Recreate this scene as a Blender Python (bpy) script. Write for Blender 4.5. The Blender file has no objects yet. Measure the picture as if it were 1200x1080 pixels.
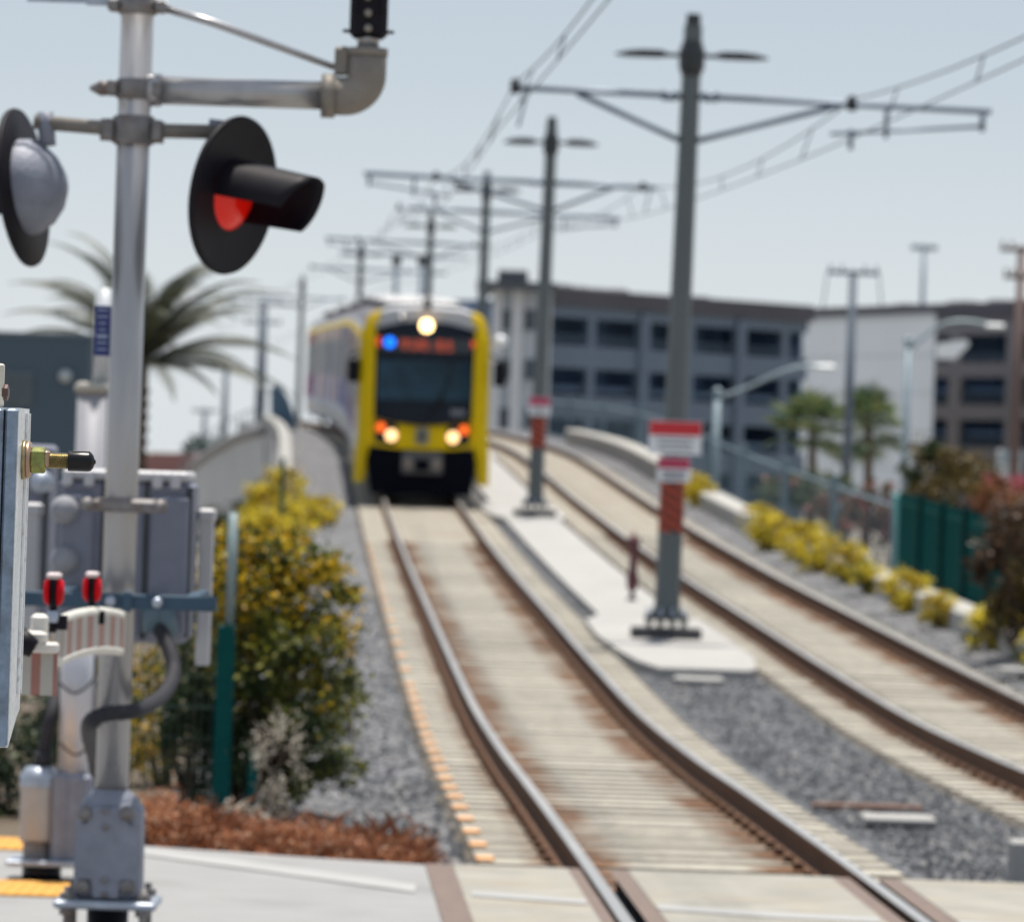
import bpy, math, random
from mathutils import Vector, Matrix
R = math.radians
PI = math.pi
rng = random.Random(7)
C = bpy.context.scene.collection

# ------------------------------------------------------------------ camera constants
F = 6000.0                      # focal length in pixels of the 1200 px wide photograph
H = 2.2                         # eye height over the crossing
TH = R(1.9)                     # roll of the hand-held camera

def P(px, py, d):
    """world point seen at photo pixel (px,py) at distance d"""
    dx, dy = px - 600.0, py - 540.0
    u = dx * math.cos(TH) + dy * math.sin(TH)
    v = -dx * math.sin(TH) + dy * math.cos(TH)
    return Vector((u * d / F, d, H - v * d / F))

# ------------------------------------------------------------------ the line: plan and profile
ZT = [(-40, -2.2), (0, -2.2), (20, -2.2), (28.6, -2.2), (35, -2.23), (40.5, -2.27), (47, -2.25), (53.6, -2.13), (62.7, -1.93),
      (80, -1.53), (104, -0.83), (122, -0.22), (138, 0.29), (160, 0.74), (177, 1.02), (200, 1.30), (215, 1.42), (235, 1.42),
      (254, 1.35), (300, 0.0), (360, -1.8), (430, -2.9)]

def gz(d):
    """rail-top height at distance d"""
    n = len(ZT)
    if d <= ZT[0][0]: return H + ZT[0][1]
    if d >= ZT[-1][0]: return H + ZT[-1][1]
    for i in range(n - 1):
        if ZT[i][0] <= d <= ZT[i + 1][0]:
            break
    def slope(k):
        if k == 0 or k == n - 1: return 0.0
        return (ZT[k + 1][1] - ZT[k - 1][1]) / (ZT[k + 1][0] - ZT[k - 1][0])
    x0, y0 = ZT[i]; x1, y1 = ZT[i + 1]
    h = x1 - x0; t = (d - x0) / h
    m0, m1 = slope(i) * h, slope(i + 1) * h
    return H + (2*t**3 - 3*t*t + 1)*y0 + (t**3 - 2*t*t + t)*m0 + (-2*t**3 + 3*t*t)*y1 + (t**3 - t*t)*m1

def rx(d):
    """x of the left rail of the left track"""
    e = max(0.0, d - 125.0)
    return 0.60 - 0.0405 * (d - 25.4) - 2.9e-4 * e * e
G2 = 0.7525                     # half gauge, rail centre to rail centre
TC = 4.05                       # track spacing
def cx(d, right=False): return rx(d) + G2 + (TC if right else 0.0)
def mid(d): return rx(d) + G2 + TC / 2
def on(d, off, z=0.0):
    """point at lateral offset off from the left rail, z above rail top"""
    return Vector((rx(d) + off, d, gz(d) + z))

# ------------------------------------------------------------------ materials
MATS = {}
def nodes_of(m):
    m.use_nodes = True
    return m.node_tree.nodes, m.node_tree.links

def mat(name, col, rough=0.6, metal=0.0, var=0.12, scale=6.0, bump=0.0, bscale=40.0, spec=0.5, stain=None, stain_amt=0.0, stain_scale=3.0, coords='Object', detail=6, emit=None, estr=0.0, stretch=None, coat=0.0):
    if name in MATS: return MATS[name]
    m = bpy.data.materials.new(name); MATS[name] = m
    N, L = nodes_of(m)
    b = N['Principled BSDF']
    b.inputs['Roughness'].default_value = rough
    b.inputs['Metallic'].default_value = metal
    b.inputs['Specular IOR Level'].default_value = spec
    b.inputs['Coat Weight'].default_value = coat
    tc = N.new('ShaderNodeTexCoord')
    src = tc.outputs[coords]
    if stretch:
        mp = N.new('ShaderNodeMapping'); mp.inputs['Scale'].default_value = stretch
        L.new(src, mp.inputs['Vector']); src = mp.outputs['Vector']
    n = N.new('ShaderNodeTexNoise'); n.inputs['Scale'].default_value = scale; n.inputs['Detail'].default_value = detail
    n.inputs['Roughness'].default_value = 0.62
    L.new(src, n.inputs['Vector'])
    r = N.new('ShaderNodeValToRGB')
    r.color_ramp.elements[0].position = 0.28; r.color_ramp.elements[1].position = 0.72
    r.color_ramp.elements[0].color = (*[max(0, c * (1 - var)) for c in col], 1)
    r.color_ramp.elements[1].color = (*[min(1, c * (1 + var)) for c in col], 1)
    L.new(n.outputs['Fac'], r.inputs['Fac'])
    out = r.outputs['Color']
    if stain is not None:
        n2 = N.new('ShaderNodeTexNoise'); n2.inputs['Scale'].default_value = stain_scale; n2.inputs['Detail'].default_value = 8
        L.new(src, n2.inputs['Vector'])
        r2 = N.new('ShaderNodeValToRGB'); r2.color_ramp.elements[0].position = 0.5; r2.color_ramp.elements[1].position = 0.7
        r2.color_ramp.elements[0].color = (0, 0, 0, 1); r2.color_ramp.elements[1].color = (stain_amt,) * 3 + (1,)
        L.new(n2.outputs['Fac'], r2.inputs['Fac'])
        mx = N.new('ShaderNodeMix'); mx.data_type = 'RGBA'
        L.new(r2.outputs['Color'], mx.inputs['Factor']); L.new(out, mx.inputs[6]); mx.inputs[7].default_value = (*stain, 1)
        out = mx.outputs[2]
    L.new(out, b.inputs['Base Color'])
    rr = N.new('ShaderNodeMapRange'); rr.inputs['To Min'].default_value = max(0.03, rough - 0.1); rr.inputs['To Max'].default_value = min(1, rough + 0.1)
    L.new(n.outputs['Fac'], rr.inputs['Value']); L.new(rr.outputs['Result'], b.inputs['Roughness'])
    if bump > 0:
        n3 = N.new('ShaderNodeTexNoise'); n3.inputs['Scale'].default_value = bscale; n3.inputs['Detail'].default_value = 5
        L.new(src, n3.inputs['Vector'])
        bp = N.new('ShaderNodeBump'); bp.inputs['Strength'].default_value = bump; bp.inputs['Distance'].default_value = 0.02
        L.new(n3.outputs['Fac'], bp.inputs['Height']); L.new(bp.outputs['Normal'], b.inputs['Normal'])
    if emit is not None:
        b.inputs['Emission Color'].default_value = (*emit, 1); b.inputs['Emission Strength'].default_value = estr
    return m

def leafmat(name, cols, rough=0.55, trans=0.3):
    """cols: list of (position, colour) picked at random for each leaf"""
    if name in MATS: return MATS[name]
    m = bpy.data.materials.new(name); MATS[name] = m
    N, L = nodes_of(m); b = N['Principled BSDF']; out = N['Material Output']
    g = N.new('ShaderNodeNewGeometry')
    r = N.new('ShaderNodeValToRGB'); cr = r.color_ramp
    while len(cr.elements) < len(cols): cr.elements.new(0.5)
    for e, (p, c) in zip(cr.elements, cols): e.position = p; e.color = (*c, 1)
    L.new(g.outputs['Random Per Island'], r.inputs['Fac'])
    L.new(r.outputs['Color'], b.inputs['Base Color']); b.inputs['Roughness'].default_value = rough
    t = N.new('ShaderNodeBsdfTranslucent'); L.new(r.outputs['Color'], t.inputs['Color'])
    mx = N.new('ShaderNodeMixShader'); mx.inputs[0].default_value = trans
    L.new(b.outputs[0], mx.inputs[1]); L.new(t.outputs[0], mx.inputs[2]); L.new(mx.outputs[0], out.inputs['Surface'])
    return m

def gravelmat(name, cols, scale, bump=0.6):
    if name in MATS: return MATS[name]
    m = bpy.data.materials.new(name); MATS[name] = m
    N, L = nodes_of(m); b = N['Principled BSDF']
    tc = N.new('ShaderNodeTexCoord')
    v = N.new('ShaderNodeTexVoronoi'); v.inputs['Scale'].default_value = scale
    L.new(tc.outputs['Object'], v.inputs['Vector'])
    sp = N.new('ShaderNodeSeparateColor'); L.new(v.outputs['Color'], sp.inputs['Color'])
    r = N.new('ShaderNodeValToRGB'); cr = r.color_ramp
    while len(cr.elements) < len(cols): cr.elements.new(0.5)
    for e, (p, c) in zip(cr.elements, cols): e.position = p; e.color = (*c, 1)
    L.new(sp.outputs[0], r.inputs['Fac'])
    n = N.new('ShaderNodeTexNoise'); n.inputs['Scale'].default_value = 1.3; n.inputs['Detail'].default_value = 6
    L.new(tc.outputs['Object'], n.inputs['Vector'])
    mr = N.new('ShaderNodeMapRange'); mr.inputs['From Min'].default_value = 0.3; mr.inputs['From Max'].default_value = 0.7
    mr.inputs['To Min'].default_value = 0.62; mr.inputs['To Max'].default_value = 1.35
    L.new(n.outputs['Fac'], mr.inputs['Value'])
    mx = N.new('ShaderNodeMix'); mx.data_type = 'RGBA'; mx.blend_type = 'MULTIPLY'; mx.inputs['Factor'].default_value = 1
    L.new(r.outputs['Color'], mx.inputs[6]); L.new(mr.outputs['Result'], mx.inputs[7])
    L.new(mx.outputs[2], b.inputs['Base Color']); b.inputs['Roughness'].default_value = 0.9
    bp = N.new('ShaderNodeBump'); bp.inputs['Strength'].default_value = bump; bp.inputs['Distance'].default_value = 0.03; bp.invert = True
    L.new(v.outputs['Distance'], bp.inputs['Height']); L.new(bp.outputs['Normal'], b.inputs['Normal'])
    return m

def emat(name, col, s):
    if name in MATS: return MATS[name]
    m = bpy.data.materials.new(name); MATS[name] = m
    N, L = nodes_of(m); b = N['Principled BSDF']
    b.inputs['Base Color'].default_value = (*[c * 0.6 for c in col], 1); b.inputs['Roughness'].default_value = 0.2
    b.inputs['Emission Color'].default_value = (*col, 1); b.inputs['Emission Strength'].default_value = s * 0.8
    return m

galv = mat('galvanised_steel', (0.36, 0.40, 0.47), 0.42, 0.55, 0.22, 14, 0.08, 60)
boxm = mat('shaded_spangled_zinc', (0.21, 0.27, 0.355), 0.48, 0.45, 0.30, 26, 0.12, 80, detail=10, stain=(0.08, 0.075, 0.07), stain_amt=0.5, stain_scale=18)  # box front: bluish shade put into the zinc colour
boxedge = mat('sunlit_zinc', (0.80, 0.82, 0.84), 0.42, 0.15, 0.07, 30, 0.03, 90, stain=(0.30, 0.27, 0.24), stain_amt=0.5, stain_scale=60)  # same zinc on the side wall, lightened as if sunlit
alum = mat('mast_aluminium', (0.36, 0.355, 0.365), 0.30, 0.50, 0.16, 7, 0.04, 60, stretch=(1, 1, 0.15))
castm = mat('cast_aluminium', (0.21, 0.225, 0.275), 0.55, 0.15, 0.20, 9, 0.2, 50, spec=0.3)
elbowm = mat('weathered_casting', (0.20, 0.178, 0.155), 0.6, 0.1, 0.18, 8, 0.15, 50)
clampm = mat('rusty_clamp_steel', (0.20, 0.19, 0.19), 0.6, 0.4, 0.3, 20, 0.1, 60, stain=(0.16, 0.09, 0.05), stain_amt=0.6, stain_scale=12)
blackm = mat('satin_black_paint', (0.007, 0.006, 0.010), 0.55, 0, 0.25, 8, 0.04, spec=0.18)
rubber = mat('black_rubber', (0.005, 0.005, 0.007), 0.30, 0, 0.2, 20, spec=0.3)
brass = mat('yellow_zinc_plating', (0.32, 0.265, 0.14), 0.32, 0.75, 0.25, 40, 0.05, 200)
brassg = mat('green_yellow_zinc', (0.27, 0.28, 0.085), 0.30, 0.75, 0.3, 60, 0.05, 200)
beige = mat('beige_enamel', (0.55, 0.53, 0.45), 0.5, 0, 0.06, 8)
cab = mat('grey_blue_cabinet', (0.175, 0.185, 0.235), 0.6, 0.0, 0.12, 8, 0.05, spec=0.2)
cabl = mat('pale_cabinet_trim', (0.440, 0.440, 0.464), 0.5, 0.1, 0.08, 8)
bluesteel = mat('blue_grey_steel', (0.05, 0.085, 0.125), 0.6, 0.0, 0.12, 8, spec=0.15)
hose = mat('grey_hose', (0.030, 0.030, 0.036), 0.7, 0, 0.2, 10, spec=0.2)
redlens = emat('red_signal_lens', (0.72, 0.008, 0.003), 0.30)
redlamp = mat('red_lamp_lens', (0.50, 0.003, 0.010), 0.4, 0, 0.2, 12, spec=0.08)
stripe_r = mat('red_reflective_tape', (0.29, 0.125, 0.10), 0.5, 0, 0.14, 12)
stripe_w = mat('white_reflective_tape', (0.38, 0.36, 0.325), 0.5, 0, 0.08, 12)
polem = mat('pole_grey_paint', (0.105, 0.125, 0.130), 0.5, 0.15, 0.12, 3, 0.04, 30, stretch=(1, 1, 0.3))
armm = mat('cantilever_steel', (0.17, 0.21, 0.27), 0.45, 0.4, 0.1, 5)
darkst = mat('dark_steel', (0.04, 0.045, 0.05), 0.55, 0.3, 0.2, 10)
wirem = mat('wire_copper_dark', (0.09, 0.11, 0.14), 0.5, 0.5, 0.1, 5)
signw = mat('sign_white', (0.72, 0.74, 0.78), 0.4, 0, 0.04, 10)
signr = mat('sign_red', (0.55, 0.02, 0.03), 0.4, 0, 0.08, 10)
signp = mat('sign_faded_red', (0.42, 0.04, 0.10), 0.45, 0, 0.1, 10)
signb = mat('sign_blue', (0.012, 0.022, 0.16), 0.4, 0, 0.1, 10)
inkd = mat('sign_ink', (0.06, 0.07, 0.10), 0.6, 0, 0.1, 10)
wrap_r = mat('orange_red_wrap', (0.42, 0.055, 0.020), 0.5, 0, 0.12, 10)
wrap_d = mat('dark_wrap_band', (0.06, 0.012, 0.008), 0.55, 0, 0.1, 10)
conc = mat('pale_concrete', (0.326, 0.318, 0.307), 0.85, 0, 0.12, 1.1, 0.25, 60, stain=(0.34, 0.33, 0.31), stain_amt=0.35, stain_scale=1.2)
walk = mat('sidewalk_concrete', (0.255, 0.255, 0.255), 0.85, 0, 0.07, 2.5, 0.2, 70, stain=(0.17, 0.17, 0.168), stain_amt=0.55, stain_scale=1.1)
panelc = mat('crossing_panel_concrete', (0.266, 0.255, 0.222), 0.85, 0, 0.20, 2.2, 0.2, 70, stain=(0.30, 0.24, 0.17), stain_amt=0.5, stain_scale=1.4)
rustm = mat('rusty_steel', (0.20, 0.115, 0.085), 0.75, 0.2, 0.25, 12, 0.3, 60)
rusted = mat('panel_edge_rust', (0.150, 0.109, 0.090), 0.75, 0.1, 0.25, 9, 0.2, 60)
whitep = mat('white_road_paint', (0.380, 0.380, 0.376), 0.7, 0, 0.08, 20)
tact = mat('yellow_tactile', (0.576, 0.288, 0.048), 0.75, 0, 0.15, 14, 0.2, 60)
railtop = mat('polished_rail', (0.442, 0.425, 0.404), 0.32, 0.6, 0.10, 4, 0.0, 40, stretch=(1, 0.1, 1))
railbr = mat('rail_rust_brown', (0.125, 0.072, 0.048), 0.85, 0.0, 0.25, 6, 0.1, 60, spec=0.1)
orange = mat('orange_clip', (0.66, 0.33, 0.13), 0.6, 0, 0.2, 15)
groutm = mat('grout_block', (0.055, 0.055, 0.058), 0.8, 0, 0.15, 10)
maroon = mat('maroon_paint', (0.10, 0.025, 0.035), 0.5, 0, 0.2, 10)
teal = mat('teal_fence_paint', (0.001, 0.066, 0.062), 0.6, 0.0, 0.15, 8, spec=0.12)
tealL = mat('bright_teal_post', (0.10, 0.30, 0.29), 0.5, 0.1, 0.1, 8)  # brighter teal for the fence end post
greyf = mat('blue_grey_pickets', (0.13, 0.19, 0.23), 0.5, 0.2, 0.1, 8)
trunkm = mat('bark_brown', (0.11, 0.075, 0.05), 0.9, 0, 0.25, 8, 0.4, 20)
ballast = gravelmat('grey_ballast', [(0.0, (0.02, 0.023, 0.03)), (0.4, (0.048, 0.054, 0.066)), (0.72, (0.082, 0.088, 0.10)), (1.0, (0.22, 0.215, 0.21))], 17)
trackfill = gravelmat('brown_stained_ballast', [(0.0, (0.025, 0.02, 0.015)), (0.5, (0.065, 0.052, 0.038)), (1.0, (0.15, 0.125, 0.095))], 17)
ballastL = gravelmat('pale_shoulder_gravel', [(0.0, (0.03, 0.033, 0.04)), (0.4, (0.082, 0.086, 0.098)), (0.75, (0.14, 0.14, 0.148)), (1.0, (0.32, 0.31, 0.30))], 19)
dirt = mat('city_ground', (0.22, 0.20, 0.17), 0.95, 0, 0.2, 0.05, 0.2, 2)
curbw = mat('whitewashed_curb', (0.359, 0.351, 0.328), 0.85, 0, 0.1, 2.5, 0.15, 40, stain=(0.36, 0.34, 0.30), stain_amt=0.5, stain_scale=1.5)
retw = mat('retaining_wall_concrete', (0.33, 0.34, 0.35), 0.85, 0, 0.08, 0.9, 0.1, 20, stain=(0.22, 0.22, 0.22), stain_amt=0.5, stain_scale=0.5)

# ------------------------------------------------------------------ mesh builder (world coordinates)
class MB:
    def __init__(s): s.v = []; s.f = []; s.m = []; s.sm = []
    def add(s, vs, fs, mi=0, smooth=False):
        k = len(s.v); s.v += [tuple(p) for p in vs]
        for f in fs: s.f.append([k + i for i in f]); s.m.append(mi); s.sm.append(smooth)
        return s
    def box(s, c, size, mi=0, rot=None, taper=1.0, bevel=0.0):
        x, y, z = [a / 2 for a in size]
        c = Vector(c)
        if bevel > 0:
            b = min(bevel, x * 0.9, y * 0.9, z * 0.9)
            vs = []
            def ring(X, Y, Z, b):
                return [(-X + b, -Y, Z), (X - b, -Y, Z), (X, -Y + b, Z), (X, Y - b, Z), (X - b, Y, Z), (-X + b, Y, Z), (-X, Y - b, Z), (-X, -Y + b, Z)]
            rings = [ring(x - b, y - b, -z, b * 0.6), ring(x, y, -z + b, b), ring(x * taper, y * taper, z - b, b), ring((x - b) * taper, (y - b) * taper, z, b * 0.6)]
            for r_ in rings: vs += r_
            fs = []
            for k in range(3):
                for i in range(8):
                    j = (i + 1) % 8
                    fs.append((k*8 + i, k*8 + j, k*8 + 8 + j, k*8 + 8 + i))
            fs.append(tuple(range(7, -1, -1))); fs.append(tuple(range(24, 32)))
        else:
            t = taper
            vs = [(-x, -y, -z), (x, -y, -z), (x, y, -z), (-x, y, -z), (-x*t, -y*t, z), (x*t, -y*t, z), (x*t, y*t, z), (-x*t, y*t, z)]
            fs = [(3, 2, 1, 0), (4, 5, 6, 7), (0, 1, 5, 4), (1, 2, 6, 5), (2, 3, 7, 6), (3, 0, 4, 7)]
        M = rot if rot is not None else Matrix.Identity(3)
        return s.add([c + M @ Vector(p) for p in vs], fs, mi)
    def tube(s, pts, r, n=12, mi=0, caps=True, smooth=True):
        pts = [Vector(p) for p in pts]
        rs = r if isinstance(r, (list, tuple)) else [r] * len(pts)
        vs = []
        prev = None
        for i, p in enumerate(pts):
            t = (pts[min(i + 1, len(pts) - 1)] - pts[max(i - 1, 0)])
            if t.length < 1e-9: t = Vector((0, 0, 1))
            t.normalize()
            if prev is None:
                a = Vector((1, 0, 0)) if abs(t.x) < 0.9 else Vector((0, 1, 0))
                nrm = (a - t * a.dot(t)).normalized()
            else:
                nrm = prev - t * prev.dot(t)
                nrm = nrm.normalized() if nrm.length > 1e-6 else prev
            prev = nrm
            bn = t.cross(nrm)
            for k in range(n):
                a = 2 * PI * k / n
                vs.append(p + (nrm * math.cos(a) + bn * math.sin(a)) * rs[i])
        fs = []
        for i in range(len(pts) - 1):
            for k in range(n):
                j = (k + 1) % n
                fs.append((i*n + k, i*n + j, i*n + n + j, i*n + n + k))
        s.add(vs, fs, mi, smooth)
        if caps:
            k0 = len(s.v) - len(vs)
            s.f.append([k0 + i for i in range(n - 1, -1, -1)]); s.m.append(mi); s.sm.append(False)
            s.f.append([k0 + (len(pts) - 1) * n + i for i in range(n)]); s.m.append(mi); s.sm.append(False)
        return s
    def lathe(s, prof, c, axis, n=32, mi=0, smooth=True, arc=None, up=None):
        """prof: (r, h) along axis; arc limits the sweep (a0,a1) measured from 'up'"""
        axis = Vector(axis).normalized(); c = Vector(c)
        u = Vector(up) if up is not None else (Vector((0, 0, 1)) if abs(axis.z) < 0.9 else Vector((1, 0, 0)))
        u = (u - axis * u.dot(axis)).normalized(); w = axis.cross(u)
        a0, a1 = arc if arc else (0, 2 * PI)
        cnt = n if not arc else n + 1
        vs = []
        for (r_, h) in prof:
            for k in range(cnt):
                a = a0 + (a1 - a0) * k / n
                vs.append(c + axis * h + (u * math.cos(a) + w * math.sin(a)) * r_)
        fs = []
        for i in range(len(prof) - 1):
            for k in range(n):
                j = (k + 1) % cnt
                fs.append((i*cnt + k, i*cnt + j, (i + 1)*cnt + j, (i + 1)*cnt + k))
        return s.add(vs, fs, mi, smooth)
    def prism(s, poly, y0, y1, mi=0):
        """poly: list of (x,z); extruded along y"""
        n = len(poly)
        vs = [(x, y0, z) for x, z in poly] + [(x, y1, z) for x, z in poly]
        fs = [tuple(range(n)), tuple(range(2 * n - 1, n - 1, -1))] + [(i, n + i, n + (i + 1) % n, (i + 1) % n) for i in range(n)]
        return s.add(vs, fs, mi)
    def slab(s, poly, z0, z1, mi=0):
        """poly: list of Vector tops (z from point); extruded down by z0->z1 offsets"""
        n = len(poly)
        vs = [(p[0], p[1], p[2] + z0) for p in poly] + [(p[0], p[1], p[2] + z1) for p in poly]
        fs = [tuple(range(n)), tuple(range(2 * n - 1, n - 1, -1))] + [(i, (i + 1) % n, n + (i + 1) % n, n + i) for i in range(n)]
        return s.add(vs, fs, mi)
    def build(s, name, mats, parent=None, origin=None):
        me = bpy.data.meshes.new(name)
        if not isinstance(mats, (list, tuple)): mats = [mats]
        if parent is not None:
            org = world_of(parent)
        elif origin is not None:
            org = Vector(origin)
        else:
            xs = [p[0] for p in s.v]; ys = [p[1] for p in s.v]; zs = [p[2] for p in s.v]
            org = Vector(((min(xs) + max(xs)) / 2, (min(ys) + max(ys)) / 2, min(zs)))
        me.from_pydata([(p[0] - org.x, p[1] - org.y, p[2] - org.z) for p in s.v], [], s.f)
        for m in mats: me.materials.append(m)
        me.polygons.foreach_set('material_index', s.m)
        me.polygons.foreach_set('use_smooth', s.sm)
        me.update()
        o = bpy.data.objects.new(name, me); C.objects.link(o)
        if parent is not None: o.parent = parent
        else: o.location = org
        return o

ORG = {}
def world_of(o):
    v = Vector((0, 0, 0))
    while o is not None:
        v = v + o.location; o = o.parent
    return v

def fixn(o):
    """consistent outward normals"""
    import bmesh
    bm = bmesh.new(); bm.from_mesh(o.data); bmesh.ops.recalc_face_normals(bm, faces=bm.faces); bm.to_mesh(o.data); bm.free()
    return o

def thing(name, label, cat, loc=(0, 0, 0), group=None):
    o = bpy.data.objects.new(name, None); C.objects.link(o); o.location = loc; o.empty_display_size = 0.2
    o['label'] = label; o['category'] = cat
    if group: o['group'] = group
    return o
def tag(o, label, cat, group=None):
    o['label'] = label; o['category'] = cat
    if group: o['group'] = group
    return o
def struct(o): o['kind'] = 'structure'; return o

def copy_tree(o, parent=None):
    c = o.copy(); C.objects.link(c); c.parent = parent
    for ch in list(o.children): copy_tree(ch, c)
    return c

# ------------------------------------------------------------------ SETTING: ground, ballast, crossing
def strip(d0, d1, step, offs, mi=0, mb=None):
    """longitudinal sheet; offs: list of (offset, z) across"""
    mb = mb or MB()
    n = max(1, int(round((d1 - d0) / step)))
    vs = []
    for i in range(n + 1):
        d = d0 + (d1 - d0) * i / n
        for (o_, z_) in offs: vs.append(on(d, o_, z_))
    k = len(offs); fs = []
    for i in range(n):
        for j in range(k - 1):
            a = i * k + j
            fs.append((a, a + 1, a + k + 1, a + k))
    mb.add(vs, fs, mi)
    return mb

# one wide sheet of ground reaching the horizon
g = MB(); S_ = 6000.0
g.add([(-S_, -200, -0.9), (S_, -200, -0.9), (S_, S_, -0.9), (-S_, S_, -0.9)], [(0, 1, 2, 3)])
struct(g.build('ground', dirt, origin=(0, 0, -0.9)))

D_EDGE = 27.85
# the raised trackway: gravel top with retaining sides
mb = strip(D_EDGE, 206, 1.5, [(-2.45, -0.14), (-2.2, -0.13), (-0.7, -0.215), (-0.6, -0.225), (0, -0.225), (1.5, -0.225), (2.2, -0.22), (2.8, -0.195), (3.4, -0.22), (4.05, -0.225), (5.55, -0.225), (6.2, -0.22), (7.0, -0.13), (7.9, -0.12)])
struct(mb.build('ballast_bed_ground', ballast, origin=(0, 30, 0)))
mb = strip(D_EDGE + 0.01, 205.9, 1.5, [(-2.43, -0.137), (-2.2, -0.12), (-1.35, -0.155), (-0.62, -0.205)])
struct(mb.build('shoulder_path', ballastL, origin=(0, 30, 0)))
mb = strip(D_EDGE + 0.01, 205.9, 1.5, [(6.17, -0.21), (6.6, -0.14), (7.0, -0.115), (7.88, -0.105)])
struct(mb.build('service_path', ballastL, origin=(0, 30, 0)))
for q in (0.0, TC):
    mb = strip(D_EDGE + 0.02, 205.8, 1.0, [(q - 0.60, -0.23), (q - 0.50, -0.190), (q - 0.09, -0.191), (q + 0.75, -0.191), (q + 1.60, -0.191), (q + 2.02, -0.190), (q + 2.12, -0.23)])
    struct(mb.build('trackbed_ground', trackfill, origin=(0, 30, 0)))
mb = MB()
strip(D_EDGE, 206, 2.5, [(-2.45, -0.16), (-2.55, -9)], mb=mb)
strip(D_EDGE, 206, 2.5, [(8.0, -9), (7.9, -0.14)], mb=mb)
struct(mb.build('embankment_terrain', retw, origin=(0, 30, 0)))

# planting strip beside the shoulder, left
mb = strip(D_EDGE + .01, 75, 2.0, [(-14, -0.35), (-4, -0.22), (-2.46, -0.15)])
struct(mb.build('planting_ground', mat('planting_soil', (0.10, 0.075, 0.05), 0.95, 0, 0.3, 1.5, 0.4, 8), origin=(0, 30, 0)))
# road-level crossing and sidewalk
XL = rx(D_EDGE) - 0.90
edge = [(-14, 30.2), (-3.4, 28.9), (-2.05, 28.45), (-1.2, 28.05), (XL, 27.75)]
mb = MB(); mb.add([(-14, -6, 0.0), (rx(-6) - 0.90, -6, 0.0)] + [(x, y, 0.0) for x, y in reversed(edge)], [tuple(range(7))])
struct(mb.build('sidewalk', walk, origin=(0, 20, 0)))
def band(pts, w, z=0.004):
    mb = MB(); n = len(pts)
    mb.add([(x, y - w / 2, z) for x, y in pts] + [(x, y + w / 2, z) for x, y in pts], [(i, i + 1, n + i + 1, n + i) for i in range(n - 1)]); return mb
mb = MB()
for (xa, ya), (xb, yb) in zip(edge[:-1], edge[1:]):
    mb.add([(xa, ya, -0.003), (xb, yb, -0.003), (xb, yb, -0.6), (xa, ya, -0.6)], [(0, 1, 2, 3)])
struct(mb.build('crossing_kerb', panelc))

def xpanel(o0, o1, m, name, d0=-6, d1=D_EDGE, z=0.0, mi=0):
    mb = MB()
    vs, fs = [], []
    n = 14
    for i in range(n + 1):
        d = d0 + (d1 - d0) * i / n
        vs += [(rx(d) + o0, d, z), (rx(d) + o1, d, z)]
    for i in range(n): fs.append((2*i, 2*i + 1, 2*i + 3, 2*i + 2))
    mb.add(vs, fs)
    return struct(mb.build(name, m, origin=(0, 20, 0)))
xpanel(-0.90, -0.75, rusted, 'crossing_road_edge', z=-0.002)
xpanel(-0.75, -0.13, panelc, 'crossing_road_panel')
xpanel(-0.13, -0.06, rusted, 'crossing_road_edge', z=-0.003)
xpanel(0.10, 0.20, rusted, 'crossing_road_edge', z=-0.003)
xpanel(0.20, 1.505 - 0.20, panelc, 'crossing_road_panel')
xpanel(1.505 - 0.20, 1.505 - 0.10, rusted, 'crossing_road_edge', z=-0.003)
xpanel(1.505 + 0.06, 1.505 + 0.17, rusted, 'crossing_road_edge', z=-0.003)
xpanel(1.505 + 0.17, TC - 0.14, panelc, 'crossing_road_panel')
xpanel(TC + 0.2, TC + 1.3, panelc, 'crossing_road_panel')
xpanel(TC + 1.62, TC + 6, panelc, 'crossing_road_panel')
# dark floor of the flangeways, front faces of the panels
mb = MB(); mb.add([(-1.5, -6, -0.12), (9, -6, -0.12), (9, D_EDGE, -0.12), (-1.5, D_EDGE, -0.12)], [(0, 1, 2, 3)])
struct(mb.build('flangeway_floor', darkst, origin=(0, 20, 0)))
mb = MB()
for o0, o1 in ((-0.9, -0.075), (0.14, 1.365), (1.575, TC - 0.075), (TC + 0.14, TC + 1.365), (TC + 1.575, TC + 6)):
    xa, xb = rx(D_EDGE) + o0, rx(D_EDGE) + o1
    mb.box(((xa + xb) / 2, D_EDGE + 0.03, -0.17), (xb - xa, 0.05, 0.33))
struct(mb.build('crossing_road_kerb', rusted))
# painted stop line across the walkway
line_pts = [(-2.0, 28.05), (-1.2, 27.1), (-0.42, 26.15)]
bandm = mat('pale_walk_band', (0.323, 0.323, 0.320), 0.85, 0, 0.07, 3)
struct(band(line_pts, 0.5, 0.006).build('painted_road_line', bandm, origin=(0, 20, 0)))
def liney(x): return 25.92 - (x - 0.0) * 0.47 if x < 1.3 else 25.31 - (x - 1.3) * 0.18
for o0, o1 in ((-0.72, -0.14), (0.21, 1.505 - 0.21), (1.505 + 0.18, TC - 0.15)):
    xa, xb = rx(25.7) + o0, rx(25.7) + o1
    struct(band([(xa + (xb - xa) * k / 4, liney(xa + (xb - xa) * k / 4)) for k in range(5)], 0.30, 0.005).build('painted_road_line', bandm, origin=(0, 20, 0)))
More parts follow.
